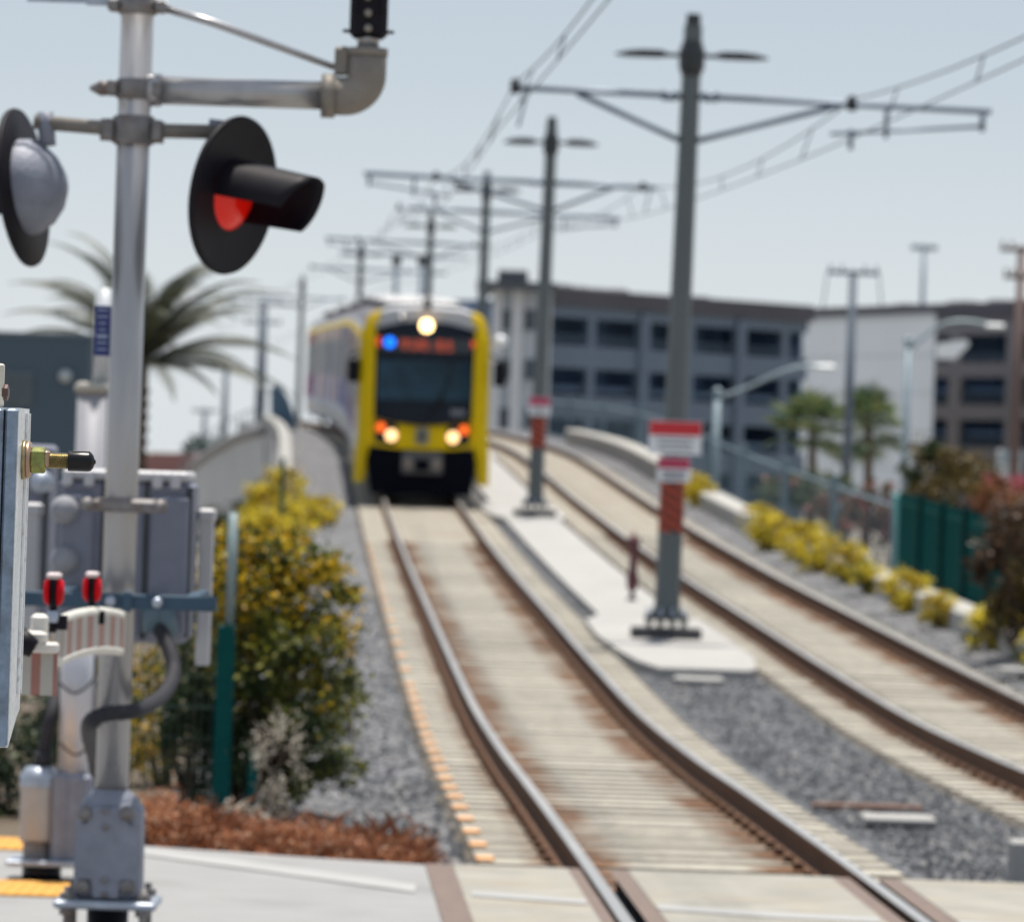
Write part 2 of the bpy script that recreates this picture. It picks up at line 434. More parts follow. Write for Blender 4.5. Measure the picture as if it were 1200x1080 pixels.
# yellow tactile strips on the sidewalk with domes
def tactile(x0, x1, d0, d1):
    mb = MB()
    mb.box(((x0 + x1) / 2, (d0 + d1) / 2, 0.006), (x1 - x0, d1 - d0, 0.012))
    nx, ny = int((x1 - x0) / 0.06), int((d1 - d0) / 0.06)
    for i in range(nx):
        for j in range(ny):
            mb.lathe([(0.012, 0), (0.008, 0.005), (0.0001, 0.006)], (x0 + 0.03 + i * 0.06, d0 + 0.03 + j * 0.06, 0.012), (0, 0, 1), 6)
    return struct(mb.build('tactile_path', tact))
tactile(-3.5, -2.56, 27.75, 28.55)
tactile(-3.4, -2.12, 24.95, 25.75)

# ------------------------------------------------------------------ TRACKS
def rail_profile():
    # half-section (x, z) clockwise, rail top z=0
    return [(-0.034, -0.004), (-0.028, 0.0), (0.028, 0.0), (0.034, -0.004), (0.036, -0.035), (0.011, -0.050), (0.010, -0.140), (0.072, -0.166), (0.074, -0.180),
            (-0.074, -0.180), (-0.072, -0.166), (-0.010, -0.140), (-0.011, -0.050), (-0.036, -0.035)]
def sweep_rail(off, d0, d1, step=1.2):
    mb = MB(); pr = rail_profile(); k = len(pr)
    n = int((d1 - d0) / step)
    vs = []
    for i in range(n + 1):
        d = d0 + (d1 - d0) * i / n
        b = on(d, off)
        for (x, z) in pr: vs.append((b.x + x, d, b.z + z))
    for i in range(n):
        for j in range(k):
            jj = (j + 1) % k
            top = j in (0, 1, 2)
            mb.add([], [])
            mb.f.append([i*k + j, i*k + jj, i*k + k + jj, i*k + k + j]); mb.m.append(0 if top else 1); mb.sm.append(False)
    mb.v = [tuple(p) for p in vs]
    mb.f.append(list(range(k))); mb.m.append(1); mb.sm.append(False)
    return mb

# tie material: pale concrete with rust washed out along the rails
def tiemat():
    m = bpy.data.materials.new('sleeper_concrete'); N, L = nodes_of(m); b = N['Principled BSDF']
    b.inputs['Roughness'].default_value = 0.85
    tc = N.new('ShaderNodeTexCoord'); sep = N.new('ShaderNodeSeparateXYZ'); L.new(tc.outputs['Object'], sep.inputs[0])
    geo = N.new('ShaderNodeNewGeometry')
    oi = N.new('ShaderNodeObjectInfo')
    n = N.new('ShaderNodeTexNoise'); n.inputs['Scale'].default_value = 1.1; n.inputs['Detail'].default_value = 7; n.inputs['Roughness'].default_value = 0.65
    L.new(geo.outputs['Position'], n.inputs['Vector'])
    n2 = N.new('ShaderNodeTexNoise'); n2.inputs['Scale'].default_value = 9; n2.inputs['Detail'].default_value = 6
    L.new(geo.outputs['Position'], n2.inputs['Vector'])
    base = N.new('ShaderNodeValToRGB'); e = base.color_ramp.elements
    e[0].position = 0.3; e[0].color = (0.29, 0.27, 0.222, 1); e[1].position = 0.7; e[1].color = (0.445, 0.42, 0.36, 1)
    L.new(n2.outputs['Fac'], base.inputs['Fac'])
    # distance from the inner side of the nearer rail
    ab = N.new('ShaderNodeMath'); ab.operation = 'ABSOLUTE'; L.new(sep.outputs[0], ab.inputs[0])
    sb = N.new('ShaderNodeMath'); sb.operation = 'SUBTRACT'; sb.inputs[1].default_value = 0.66; L.new(ab.outputs[0], sb.inputs[0])
    a2 = N.new('ShaderNodeMath'); a2.operation = 'ABSOLUTE'; L.new(sb.outputs[0], a2.inputs[0])
    mr = N.new('ShaderNodeMapRange'); mr.inputs['From Min'].default_value = 0.0; mr.inputs['From Max'].default_value = 0.36; mr.inputs['To Min'].default_value = 1.45; mr.inputs['To Max'].default_value = 0.0
    L.new(a2.outputs[0], mr.inputs['Value'])
    nm = N.new('ShaderNodeMapRange'); nm.inputs['From Min'].default_value = 0.40; nm.inputs['From Max'].default_value = 0.60; nm.inputs['To Min'].default_value = 0.25; nm.inputs['To Max'].default_value = 1.8
    L.new(n.outputs['Fac'], nm.inputs['Value'])
    ml = N.new('ShaderNodeMath'); ml.operation = 'MULTIPLY'; L.new(mr.outputs[0], ml.inputs[0]); L.new(nm.outputs[0], ml.inputs[1])
    cl = N.new('ShaderNodeClamp'); L.new(ml.outputs[0], cl.inputs[0])
    mx = N.new('ShaderNodeMix'); mx.data_type = 'RGBA'; L.new(cl.outputs[0], mx.inputs['Factor']); L.new(base.outputs[0], mx.inputs[6]); mx.inputs[7].default_value = (0.140, 0.060, 0.020, 1)
    # each sleeper its own tone
    tone = N.new('ShaderNodeMapRange'); tone.inputs['To Min'].default_value = 0.80; tone.inputs['To Max'].default_value = 1.12
    L.new(oi.outputs['Random'], tone.inputs['Value'])
    mm = N.new('ShaderNodeMix'); mm.data_type = 'RGBA'; mm.blend_type = 'MULTIPLY'; mm.inputs['Factor'].default_value = 1
    L.new(mx.outputs[2], mm.inputs[6]); L.new(tone.outputs[0], mm.inputs[7])
    L.new(mm.outputs[2], b.inputs['Base Color'])
    return m
tiem = tiemat()
TIE_MESH = None
def tie_mesh(mi_end):
    mb = MB()
    x, y0, y1, z0, z1 = 1.29, 0.195, 0.180, -0.36, -0.182
    mb.add([(-x, -y0, z0), (x, -y0, z0), (x, y0, z0), (-x, y0, z0), (-x + .02, -y1, z1), (x - .02, -y1, z1), (x - .02, y1, z1), (-x + .02, y1, z1)],
           [(3, 2, 1, 0), (4, 5, 6, 7), (0, 1, 5, 4), (1, 2, 6, 5), (2, 3, 7, 6), (3, 0, 4, 7)])
    # rail seats: pads and clips on both sides of both rails
    for sx in (-G2, G2):
        for s2 in (-1, 1):
            mb.box((sx + s2 * 0.10, 0, -0.160), (0.055, 0.11, 0.044), 1)
    me = bpy.data.meshes.new('sleeper'); me.from_pydata(mb.v, [], mb.f)
    me.materials.append(tiem); me.materials.append(railbr)
    me.polygons.foreach_set('material_index', mb.m); me.update()
    return me
TIE = tie_mesh(0)
def cap_mesh():
    mb = MB(); mb.box((-1.225, 0, -0.172), (0.11, 0.22, 0.024), 0, bevel=0.008)
    me = bpy.data.meshes.new('end_clip'); me.from_pydata(mb.v, [], mb.f); me.materials.append(orange); me.update(); return me
CAP = cap_mesh()

def build_track(right, d_first, n_single, d_last, label, pitch=0.61, clips=False):
    d0 = d_first
    root = thing('railway_track', label, 'railway track', (cx(30, right), 30, gz(30) - 0.16))
    off = TC if right else 0.0
    for q in (0, 2 * G2):
        r_ = sweep_rail(off + q, -6, 206).build('rail', [railtop, railbr], root)
    wo = world_of(root)
    for i in range(n_single):
        d = d0 + i * pitch
        t = bpy.data.objects.new('sleeper', TIE); C.objects.link(t); t.parent = root
        t.location = Vector((cx(d, right), d + rng.uniform(-.015, .015), gz(d) + rng.uniform(-.004, 0.002))) - wo
        t.rotation_euler = (math.atan((gz(d + .5) - gz(d - .5))), 0, 0.0405 + rng.uniform(-.004, .004))
        if clips and i % 2 == 0 and (i < 40 or i % 4 == 0):
            c = bpy.data.objects.new('end_clip', CAP); C.objects.link(c); c.parent = t
    mb = MB()
    d = d0 + n_single * pitch
    while d < d_last:
        b = Vector((cx(d, right), d, gz(d)))
        for (a, z) in ((0, 0),):
            sl = gz(d + .5) - gz(d - .5)
            mb.add([b + Vector((p[0], p[1], p[2] + sl * p[1])) for p in [(-1.29, -.20, -.30), (1.29, -.20, -.30), (1.27, -.185, -.182), (-1.27, -.185, -.182), (1.27, .185, -.182), (-1.27, .185, -.182)]],
                   [(0, 1, 2, 3), (3, 2, 4, 5)])
        d += pitch
    o = mb.build('sleepers', tiem2, root); o['kind'] = 'stuff'
    return root
# the far sleepers share one mesh: same concrete, keyed to their own centre line
tiem2 = mat('far_sleeper_concrete', (0.42, 0.385, 0.32), 0.85, 0, 0.12, 3, 0, stain=(0.28, 0.16, 0.09), stain_amt=0.45, stain_scale=1.1)
build_track(False, D_EDGE + 0.35, 100, 190, 'gently curved railway track that the yellow train is running on', clips=True)
build_track(True, 33.5, 100, 205, 'empty railway track to the right of the catenary poles')

# ------------------------------------------------------------------ island walkway between the tracks
mb = MB()
c_ = 2.78   # offset of island centre from the left rail
hw = 0.53
def isl(d, o): return on(d, c_ + o, -0.10)
def island(d0, d1, step=1.5):
    n = int((d1 - d0) / step); vs = []
    for i in range(n + 1):
        d = d0 + (d1 - d0) * i / n
        vs += [isl(d, -hw), isl(d, hw)]
    fs = [(2*i, 2*i + 1, 2*i + 3, 2*i + 2) for i in range(n)]
    mb.add(vs, fs)
    lo = [v - Vector((0, 0, 0.14)) for v in vs]
    for sgn in (0, 1):
        for i in range(n):
            a, b = vs[2*i + sgn], vs[2*i + 2 + sgn]; c, d = lo[2*i + 2 + sgn], lo[2*i + sgn]
            mb.add([a, b, c, d], [(0, 1, 2, 3)])
island(66.5, 98.4); island(106.4, 134); island(142, 204)
def pad(d0, L_):
    k = L_ / 11.0
    poly = [isl(d0, 0.50), isl(d0 + 0.5 * k, 0.62), isl(d0 + 2.8 * k, 0.77), isl(d0 + 10.4 * k, 0.75), isl(d0 + L_, hw), isl(d0 + L_, -hw), isl(d0 + 9.4 * k, -0.78), isl(d0 + 6.0 * k, -0.82), isl(d0 + 3.2 * k, -0.74), isl(d0 + 1.2 * k, -0.64), isl(d0, -0.48)]
    mb.slab(poly, 0.0, -0.16)
pad(55.6, 10.9); pad(98.4, 8.0); pad(134, 8.0)
struct(fixn(mb.build('island_walkway_path', conc, origin=(0, 60, 0))))
def flat_slab(px, py, d, w, l, name, label, m, h=0.09, z=-0.13):
    p = P(px, py, d); q = MB(); q.box((p.x, d, gz(d) + z - h / 2 + 0.02), (w, l, h), 0, bevel=0.012)
    return tag(q.build(name, m), label, 'slab')
flat_slab(819, 797, 54.6, 0.52, 0.7, 'concrete_slab', 'small pale concrete slab in the gravel just below the pole pad', conc, h=0.06, z=-0.15)
flat_slab(1053, 954, 35.4, 0.50, 0.50, 'concrete_slab', 'small pale slab lying in dark gravel beside a rusty bar', conc, h=0.05, z=-0.15)
p = P(1017, 936, 37.2); q = MB(); q.box((p.x, 37.2, gz(37.2) - 0.19), (0.80, 0.12, 0.07), 0, bevel=0.01)
tag(q.build('rusty_bar', rustm), 'rusty reddish bar lying across the dark gravel', 'metal bar')
flat_slab(1199, 1012, 30.2, 0.16, 0.3, 'concrete_block', 'pale concrete block at the gravel edge by the crossing', conc, h=0.26, z=0.05)

# scattered ballast stones: gives the gravel a broken edge
mb = MB()
rs = random.Random(3)
def stone(p, s):
    q = [Vector((rs.uniform(.6, 1), 0, 0)), Vector((0, rs.uniform(.6, 1), 0)), Vector((-rs.uniform(.6, 1), 0, 0)), Vector((0, -rs.uniform(.6, 1), 0)), Vector((rs.uniform(-.2, .2), rs.uniform(-.2, .2), rs.uniform(.5, .9)))]
    a = rs.uniform(0, 6.28); M = Matrix.Rotation(a, 3, 'Z')
    mb.add([p + M @ v * s for v in q], [(0, 1, 4), (1, 2, 4), (2, 3, 4), (3, 0, 4)])
for k in range(11000):
    d = 28.7 + (rs.random() ** 1.6) * 42
    side = rs.random()
    if side < 0.42: o_ = rs.uniform(2.15, 3.42); 
    elif side < 0.80: o_ = rs.uniform(-2.3, -0.56)
    else: o_ = rs.uniform(6.1, 7.5)
    if 55.4 < d and abs(o_ - c_) < 0.84 and side < 0.42:
        if abs(o_ - c_) < 0.56: continue
        if d < 66.8: continue
    zb = -0.205
    if o_ < -0.5: zb = -0.19 + 0.055 * min(1, (-0.62 - o_) / 1.5) if o_ < -0.62 else -0.20
    if o_ > 6.1: zb = -0.19 + 0.08 * min(1, (o_ - 6.17) / 0.8)
    if 2.15 < o_ < 3.42: zb = -0.20
    stone(on(d, o_, zb), rs.uniform(0.018, 0.045))
def stonemat():
    m = bpy.data.materials.new('ballast_stone'); N, L = nodes_of(m); b = N['Principled BSDF']; b.inputs['Roughness'].default_value = 0.9
    g_ = N.new('ShaderNodeNewGeometry'); r = N.new('ShaderNodeValToRGB'); cr = r.color_ramp
    cols = [(0.0, (0.018, 0.022, 0.028)), (0.45, (0.052, 0.058, 0.07)), (0.8, (0.10, 0.105, 0.115)), (1.0, (0.30, 0.29, 0.28))]
    while len(cr.elements) < 4: cr.elements.new(0.5)
    for e, (p_, c) in zip(cr.elements, cols): e.position = p_; e.color = (*c, 1)
    L.new(g_.outputs['Random Per Island'], r.inputs['Fac']); L.new(r.outputs['Color'], b.inputs['Base Color'])
    return m
o = mb.build('gravel', stonemat(), origin=(0, 30, 0)); o['kind'] = 'stuff'; o['label'] = 'loose grey ballast stones along the tracks'

# ------------------------------------------------------------------ CATENARY POLES
ARM_Z = 6.50
def ocs_pole(d, long_right, label, signs=False, detail=True, lean=0.004, height=7.55, lamps=True, xo=0.0, faint=False, both=True):
    b = Vector((mid(d) + xo, d, gz(d) - 0.10))
    top = height - 0.10
    root = thing('catenary_pole', label, 'catenary pole', b, 'catenary poles between the two tracks')
    ax = lambda z: b + Vector((lean * z, 0, z + 0.0))
    zb = 0.22
    m = MB(); m.tube([ax(zb), ax(2.5), ax(top)], [0.155, 0.138, 0.110], 8, smooth=False); m.build('pole_shaft', polem, root)
    m = MB(); m.tube([ax(top - 0.02), ax(top + 0.14)], [0.092, 0.085], 8, smooth=False)
    m.tube([ax(top - 0.62), ax(top - 0.50), ax(top - 0.30), ax(top - 0.18)], [0.110, 0.155, 0.155, 0.110], 8, smooth=False); m.build('lamp_collar', darkst, root)
    if detail:
        m = MB(); m.box(b + Vector((0, 0, 0.06)), (0.84, 0.60, 0.12), 0, bevel=0.01); m.build('grout_block', groutm, root)
        m = MB(); m.box(b + Vector((0, 0, 0.235)), (0.52, 0.50, 0.045), 0, bevel=0.008); m.build('base_plate', darkst, root)
        for sx in (-0.21, -0.07, 0.07, 0.21):
            for sy in (-0.20, 0.20):
                m = MB()
                c = b + Vector((sx, sy, 0))
                m.tube([c + Vector((0, 0, .12)), c + Vector((0, 0, .36))], 0.018, 8, 0)
                m.tube([c + Vector((0, 0, .15)), c + Vector((0, 0, .205))], 0.04, 6, 1, smooth=False)
                m.tube([c + Vector((0, 0, .26)), c + Vector((0, 0, .30))], 0.034, 6, 0, smooth=False)
                m.build('anchor_bolt', [galv, mat('bolt_cap_pale', (0.5, 0.47, 0.38), 0.6)], root)
        for sx in (-1, 1):
            m = MB()
            c = b + Vector((sx * 0.20, -0.006, 0.258)); w3 = -sx * 0.07
            m.add([c, c + Vector((w3, 0, 0)), c + Vector((w3, 0, 0.16)), c + Vector((0, 0.012, 0)), c + Vector((w3, 0.012, 0)), c + Vector((w3, 0.012, 0.16))], [(0, 1, 2), (3, 5, 4), (0, 2, 5, 3), (0, 3, 4, 1), (1, 4, 5, 2)])
            m.build('gusset', polem, root)
    # lamps
    if lamps:
        for sx in (-1, 1):
            m = MB()
            z = top - 0.36
            m.tube([ax(z) + Vector((sx * 0.16, 0, 0.0)), ax(z) + Vector((sx * 0.34, 0, 0.0))], 0.026, 8)
            c = ax(z) + Vector((sx * 0.61, 0, 0.015)); lk = 1.0 if d < 90 else 1.5
            # flat tapered lamp head
            x0, x1 = sx * 0.28, -sx * 0.28
            vs = []
            for (x, hw_, h0, h1) in ((sx * 0.31, 0.04, -0.035, -0.015), (sx * 0.16, 0.11, -0.045, 0.02), (0, 0.13, -0.045, 0.035), (-sx * 0.22, 0.12, -0.045, 0.035), (-sx * 0.31, 0.06, -0.035, 0.02)):
                vs += [c + Vector((x, -hw_, h0 * lk)), c + Vector((x, hw_, h0 * lk)), c + Vector((x, hw_ * .8, h1 * lk)), c + Vector((x, -hw_ * .8, h1 * lk))]
            fs = [(0, 1, 2, 3), (19, 18, 17, 16)]
            for i in range(4):
                for j in range(4):
                    jj = (j + 1) % 4; fs.append((i*4 + j, i*4 + 4 + j, i*4 + 4 + jj, i*4 + jj))
            m.add(vs, fs)
            fixn(m.build('lamp_head', blackm, root))
    # cantilevers: left one reaches over the left track, right one over the right track
    wd = P(0, 0, d)
    for sx in (-1, 1):
        L_ = (3.62 if (sx > 0) == long_right else 2.10)
        tilt = -0.018 * sx
        A = ax(ARM_Z); E = A + Vector((sx * L_, 0, tilt * L_ + 0.0))
        m = MB()
        m.tube([A + Vector((sx * 0.10, 0, 0)), E], 0.036 if d < 90 else 0.048, 8)
        m.tube([A + Vector((sx * 0.15, 0, 0)), A + Vector((sx * 0.34, 0, 0))], 0.060, 8)
        m.build('cantilever_tube', armm, root)
        q = A + Vector((sx * (1.38 if L_ < 3 else 1.98), 0, 0))
        m = MB(); m.tube([ax(ARM_Z - 0.53) + Vector((sx * 0.10, 0, 0)), ax(ARM_Z - 0.53) + (q - ax(ARM_Z - 0.53)) * 0.985], 0.036, 8); m.build('cantilever_strut', armm, root)
        # messenger clamp (insulator)
        tcx = Vector((cx(d, sx > 0), d, A.z + tilt * abs(cx(d, sx > 0) - A.x)))
        m = MB(); m.lathe([(0.02, -0.08), (0.075, -0.05), (0.04, -0.02), (0.085, 0.01), (0.04, 0.04), (0.07, 0.06), (0.03, 0.11)], tcx, (0, 0, 1), 8); m.build('insulator', darkst, root)
        # registration arm
        if detail or d < 180:
            m = MB()
            z2 = -0.42
            if L_ > 3:
                m.tube([E + Vector((-sx * 0.10, 0, 0)), E + Vector((-sx * 0.10, 0, z2 + .18))], 0.035, 8)
                m.tube([E + Vector((-sx * 0.10, 0, z2 + .24)), Vector((tcx.x - sx * 0.25, d, tcx.z + z2 + 0.06))], 0.022, 8)
                m.tube([Vector((tcx.x, d, tcx.z + z2 + 0.12)), Vector((tcx.x, d, tcx.z + z2 - 0.12))], 0.03, 6)
                m.tube([Vector((tcx.x + 0.42 * sx, d, tcx.z)), Vector((tcx.x + 0.42 * sx, d, tcx.z + z2 + 0.03))], 0.028, 6)
            else:
                m.tube([Vector((tcx.x + .16, d, tcx.z)), Vector((tcx.x + .05, d, tcx.z + z2 - 0.05))], 0.016, 6)
            m.build('registration_arm', armm, root)
    if signs:
        yf = -0.175
        # orange-red wrap with dark slanting bands
        m = MB()
        zc0, zc1 = signs[0]
        n = 26
        ang = lambda k: 2 * PI * k / n
        N_ = 28
        vs = []
        for i in range(N_ + 1):
            z = zc0 + (zc1 - zc0) * i / N_
            for k in range(n):
                a = 2 * PI * (k + 0.5 * 0) / n
                rr = (0.155 - (0.155 - 0.138) * (z - zb) / (2.5 - zb)) + 0.006
                vs.append(ax(z) + Vector((rr * math.sin(a), -rr * math.cos(a), 0)))
        for i in range(N_):
            for k in range(n):
                j = (k + 1) % n
                kk = k if k < n / 2 else k - n
                mi = 1 if ((i + kk * 1.0) % 6) < 2.7 else 0
                m.add([], [])
                m.f.append([i*n + k, i*n + j, (i + 1)*n + j, (i + 1)*n + k]); m.m.append(mi); m.sm.append(True)
        m.v = [tuple(v) for v in vs]
        m.build('striped_wrap', [wrap_r, wrap_d], root)
        for (zc, w, h, redh, mr_, nm) in signs[1:]:
            m = MB(); c = ax(zc) + Vector((0, yf - 0.01, 0)); m.box(c, (w, 0.006, h), 0)
            s_ = m.build('warning_sign', signw, root)
            m = MB(); m.box(c + Vector((0, -0.005, h / 2 - redh / 2 - 0.008)), (w - 0.016, 0.003, redh)); m.build('red_band', mr_, s_)
            m = MB()
            for k in range(3):
                wl = w * (0.72, 0.6, 0.66)[k]
                m.box(c + Vector((0, -0.005, h / 2 - redh - 0.05 - k * (h - redh - 0.06) / 3.0)), (wl, 0.003, 0.018))
            m.build('lettering', inkd, s_)
    return root

w100 = 0.0
ocs_pole(61.5, True, 'nearest grey catenary pole with large red and white sign and bolted base on the pad', signs=((1.27, 1.86), (2.40, 0.635, 0.40, 0.165, signr, 0), (2.02, 0.40, 0.29, 0.13, signp, 0)), lean=0.012, height=7.45)
ocs_pole(100, False, 'second catenary pole, beside the train, with small pink topped sign over orange stripes', signs=((1.32, 1.92), (2.14, 0.43, 0.36, 0.16, signp, 0)), lean=0.011, height=7.75, xo=0.12)
ocs_pole(138.5, True, 'tall catenary pole rising just right of the train roof', detail=False, xo=0.3)
ocs_pole(177, False, 'catenary pole rising directly behind the middle of the train roof', detail=False, xo=0.45)
ocs_pole(215, True, 'faint catenary pole behind the left end of the train roof', detail=False, height=7.6)
ocs_pole(254, False, 'slim dark catenary pole standing left of the train sides', detail=False, lamps=False, height=7.5)

# far catenary masts over the crest
for (px, py, d, lb) in ((465, 300, 290, 'faint distant mast above the train roof, left of its neighbour'), (495, 300, 284, 'faint distant mast with dark top box above the train roof lamp'), ):
    t = P(px, py, d); bz = gz(d) - 0.2
    root = thing('distant_mast', lb, 'mast', (t.x, d, bz))
    m = MB(); m.tube([(t.x, d, bz), (t.x, d, t.z)], [0.2, 0.14], 8); m.build('pole_shaft', armm, root)
    m = MB(); m.box((t.x, d, t.z - 0.25), (0.5, 0.3, 0.7), 0, bevel=0.05); m.build('equipment_box', darkst, root)
    m = MB(); m.tube([(t.x - 2.6, d, t.z + .1), (t.x + 2.6, d, t.z - .05)], 0.05, 6); m.build('crossarm', armm, root)

# ------------------------------------------------------------------ OVERHEAD WIRES
supports = [23.0, 61.5, 100, 138.5, 177, 215, 254, 300]
def wire(right, label):
    sx = 1 if right else -1
    root = thing('overhead_wire', label, 'overhead wires', (cx(61.5, right), 61.5, gz(61.5) + 5.6), 'overhead wires above the tracks')
    def az(d): return gz(d) - 0.10 + ARM_Z - 0.018 * sx * 2.0 + 0.06
    mp, cp = [], []
    drops = []
    for i in range(len(supports) - 1):
        a, b = supports[i], supports[i + 1]
        n = 16
        for k in range(n if i < len(supports) - 2 else n + 1):
            t = k / n; d = a + (b - a) * t
            xa, xb = cx(a, right), cx(b, right)
            st = 0.18 * (1 if i % 2 == 0 else -1); st2 = -st
            x = xa + (xb - xa) * t
            zm = az(a) + (az(b) - az(a)) * t - 4 * 0.38 * t * (1 - t)
            zc = az(a) + (az(b) - az(a)) * t - 0.55 - 4 * 0.04 * t * (1 - t)
            xs = x + st * (1 - t) + st2 * t
            mp.append(Vector((x + .0, d, zm))); cp.append(Vector((xs, d, zc)))
            if k in (2, 5, 8, 11, 14): drops.append((mp[-1], cp[-1]))
    m = MB(); m.tube(mp, 0.011, 6); m.build('messenger_wire', wirem, root)
    m = MB(); m.tube(cp, 0.010, 6); m.build('contact_wire', wirem, root)
    for (a, b) in drops[:20]:
        m = MB(); m.tube([a, b], 0.011, 5); m.build('dropper', wirem, root)
wire(False, 'pair of overhead wires hanging above the track with the train')
wire(True, 'pair of overhead wires hanging above the empty track')

# maroon marker post on the island
b = on(70.5, c_ + 0.16, -0.10); root = thing('marker_post', 'short maroon post with a knobbed top standing on the island path', 'post', b)
m = MB(); m.lathe([(0.07, 0), (0.07, .02), (0.032, .05), (0.032, 0.14)], b, (0, 0, 1), 10); m.build('foot', darkst, root)
m = MB(); m.lathe([(0.05, .13), (0.075, .17), (0.085, .30), (0.06, .40), (0.05, .62), (0.05, .70)], b, (0, 0, 1), 12); m.build('post_body', maroon, root)
m = MB(); m.lathe([(0.05, .70), (0.08, .72), (0.08, .80), (0.045, .86), (0.015, .93), (0.0, .94)], b, (0, 0, 1), 12)
m.box(b + Vector((0, 0, .83)), (0.2, 0.06, 0.05), 0, bevel=0.01); m.build('cap', maroon, root)

# ------------------------------------------------------------------ TRAIN
yel = mat('train_yellow', (0.66, 0.46, 0.003), 0.45, 0, 0.05, 2, spec=0.12)
trw = mat('train_white', (0.496, 0.504, 0.528), 0.5, 0.0, 0.05, 1.5, spec=0.3)
trs = mat('train_silver', (0.50, 0.52, 0.58), 0.6, 0.0, 0.08, 1.5, spec=0.08)
glass = mat('dark_glass', (0.012, 0.022, 0.040), 0.3, 0, 0.1, 3, spec=0.05)
glassb = mat('cab_interior_glass', (0.013, 0.038, 0.060), 0.12, 0, 0.8, 1.6, spec=0.25)
mask = mat('black_gloss_mask', (0.004, 0.008, 0.018), 0.25, 0, 0.1, 3, spec=0.22)
under = mat('black_underframe', (0.004, 0.005, 0.009), 0.8, 0, 0.2, 5, spec=0.05)
roofm = mat('train_roof_grey', (0.18, 0.19, 0.21), 0.45, 0.1, 0.08, 2)
D0 = 104.3
roofd = mat('train_roof_dark', (0.15, 0.15, 0.17), 0.75, 0.0, 0.1, 2, spec=0.1)
def tp(t, xo, zo):
    d = D0 + t
    return Vector((cx(d) + xo, d, gz(d) + zo * 1.09))
root = thing('light_rail_train', 'yellow and silver light rail train approaching with headlights on', 'train', tp(0, 0, 0))
half = [(0.0, 3.62), (0.75, 3.57), (1.05, 3.46), (1.24, 3.24), (1.315, 2.9), (1.325, 1.6), (1.325, 0.95), (1.28, 0.32)]
section = half + [(-x, z) for x, z in reversed(half[1:])]
def body(t0, t1, step=2.5, shrink=0.0):
    m = MB(); n = max(1, int((t1 - t0) / step)); k = len(section); vs = []
    for i in range(n + 1):
        t = t0 + (t1 - t0) * i / n
        for (x, z) in section: vs.append(tp(t, x * (1 - shrink), (z if z < 3 else 3 + (z - 3) * 0.82) - shrink * 0.6))
    fs = []
    for i in range(n):
        for j in range(k):
            jj = (j + 1) % k
            fs.append((i*k + j, i*k + jj, (i + 1)*k + jj, (i + 1)*k + j))
    top = (0, 1, 2, k - 1, k - 2, k - 3)
    m.add(vs, [f for q, f in enumerate(fs) if (q % k) not in top], 0); k0 = len(m.f)
    for q, f in enumerate(fs):
        if (q % k) in top: m.f.append(list(f)); m.m.append(1); m.sm.append(False)
    for f in (range(k), range((n + 1)*k - 1, n*k - 1, -1)): m.f.append(list(f)); m.m.append(0); m.sm.append(False)
    return m
def side_panel(m, t0, t1, z0, z1, side, proud=0.012, mi=0):
    n = max(1, int((t1 - t0) / 1.5)); vs = []
    for i in range(n + 1):
        t = t0 + (t1 - t0) * i / n
        for z in (z0, z1):
            # follow the body side
            for a, b in zip(half[:-1], half[1:]):
                if b[1] <= z <= a[1]:
                    f = (z - b[1]) / (a[1] - b[1]) if a[1] != b[1] else 0; xx = b[0] + (a[0] - b[0]) * f; break
            vs.append(tp(t, side * (xx + proud), z))
    fs = [(2*i, 2*i + 1, 2*i + 3, 2*i + 2) for i in range(n)]
    m.add(vs, fs, mi)
ad_cols = [mat('wrap_print_rose', (0.36, 0.09, 0.14), 0.7, 0, 0.3, 1, spec=0.03), mat('wrap_print_blue', (0.04, 0.08, 0.30), 0.7, 0, 0.3, 1, spec=0.03), mat('wrap_print_lilac', (0.62, 0.56, 0.60), 0.7, 0, 0.2, 1, spec=0.03)]
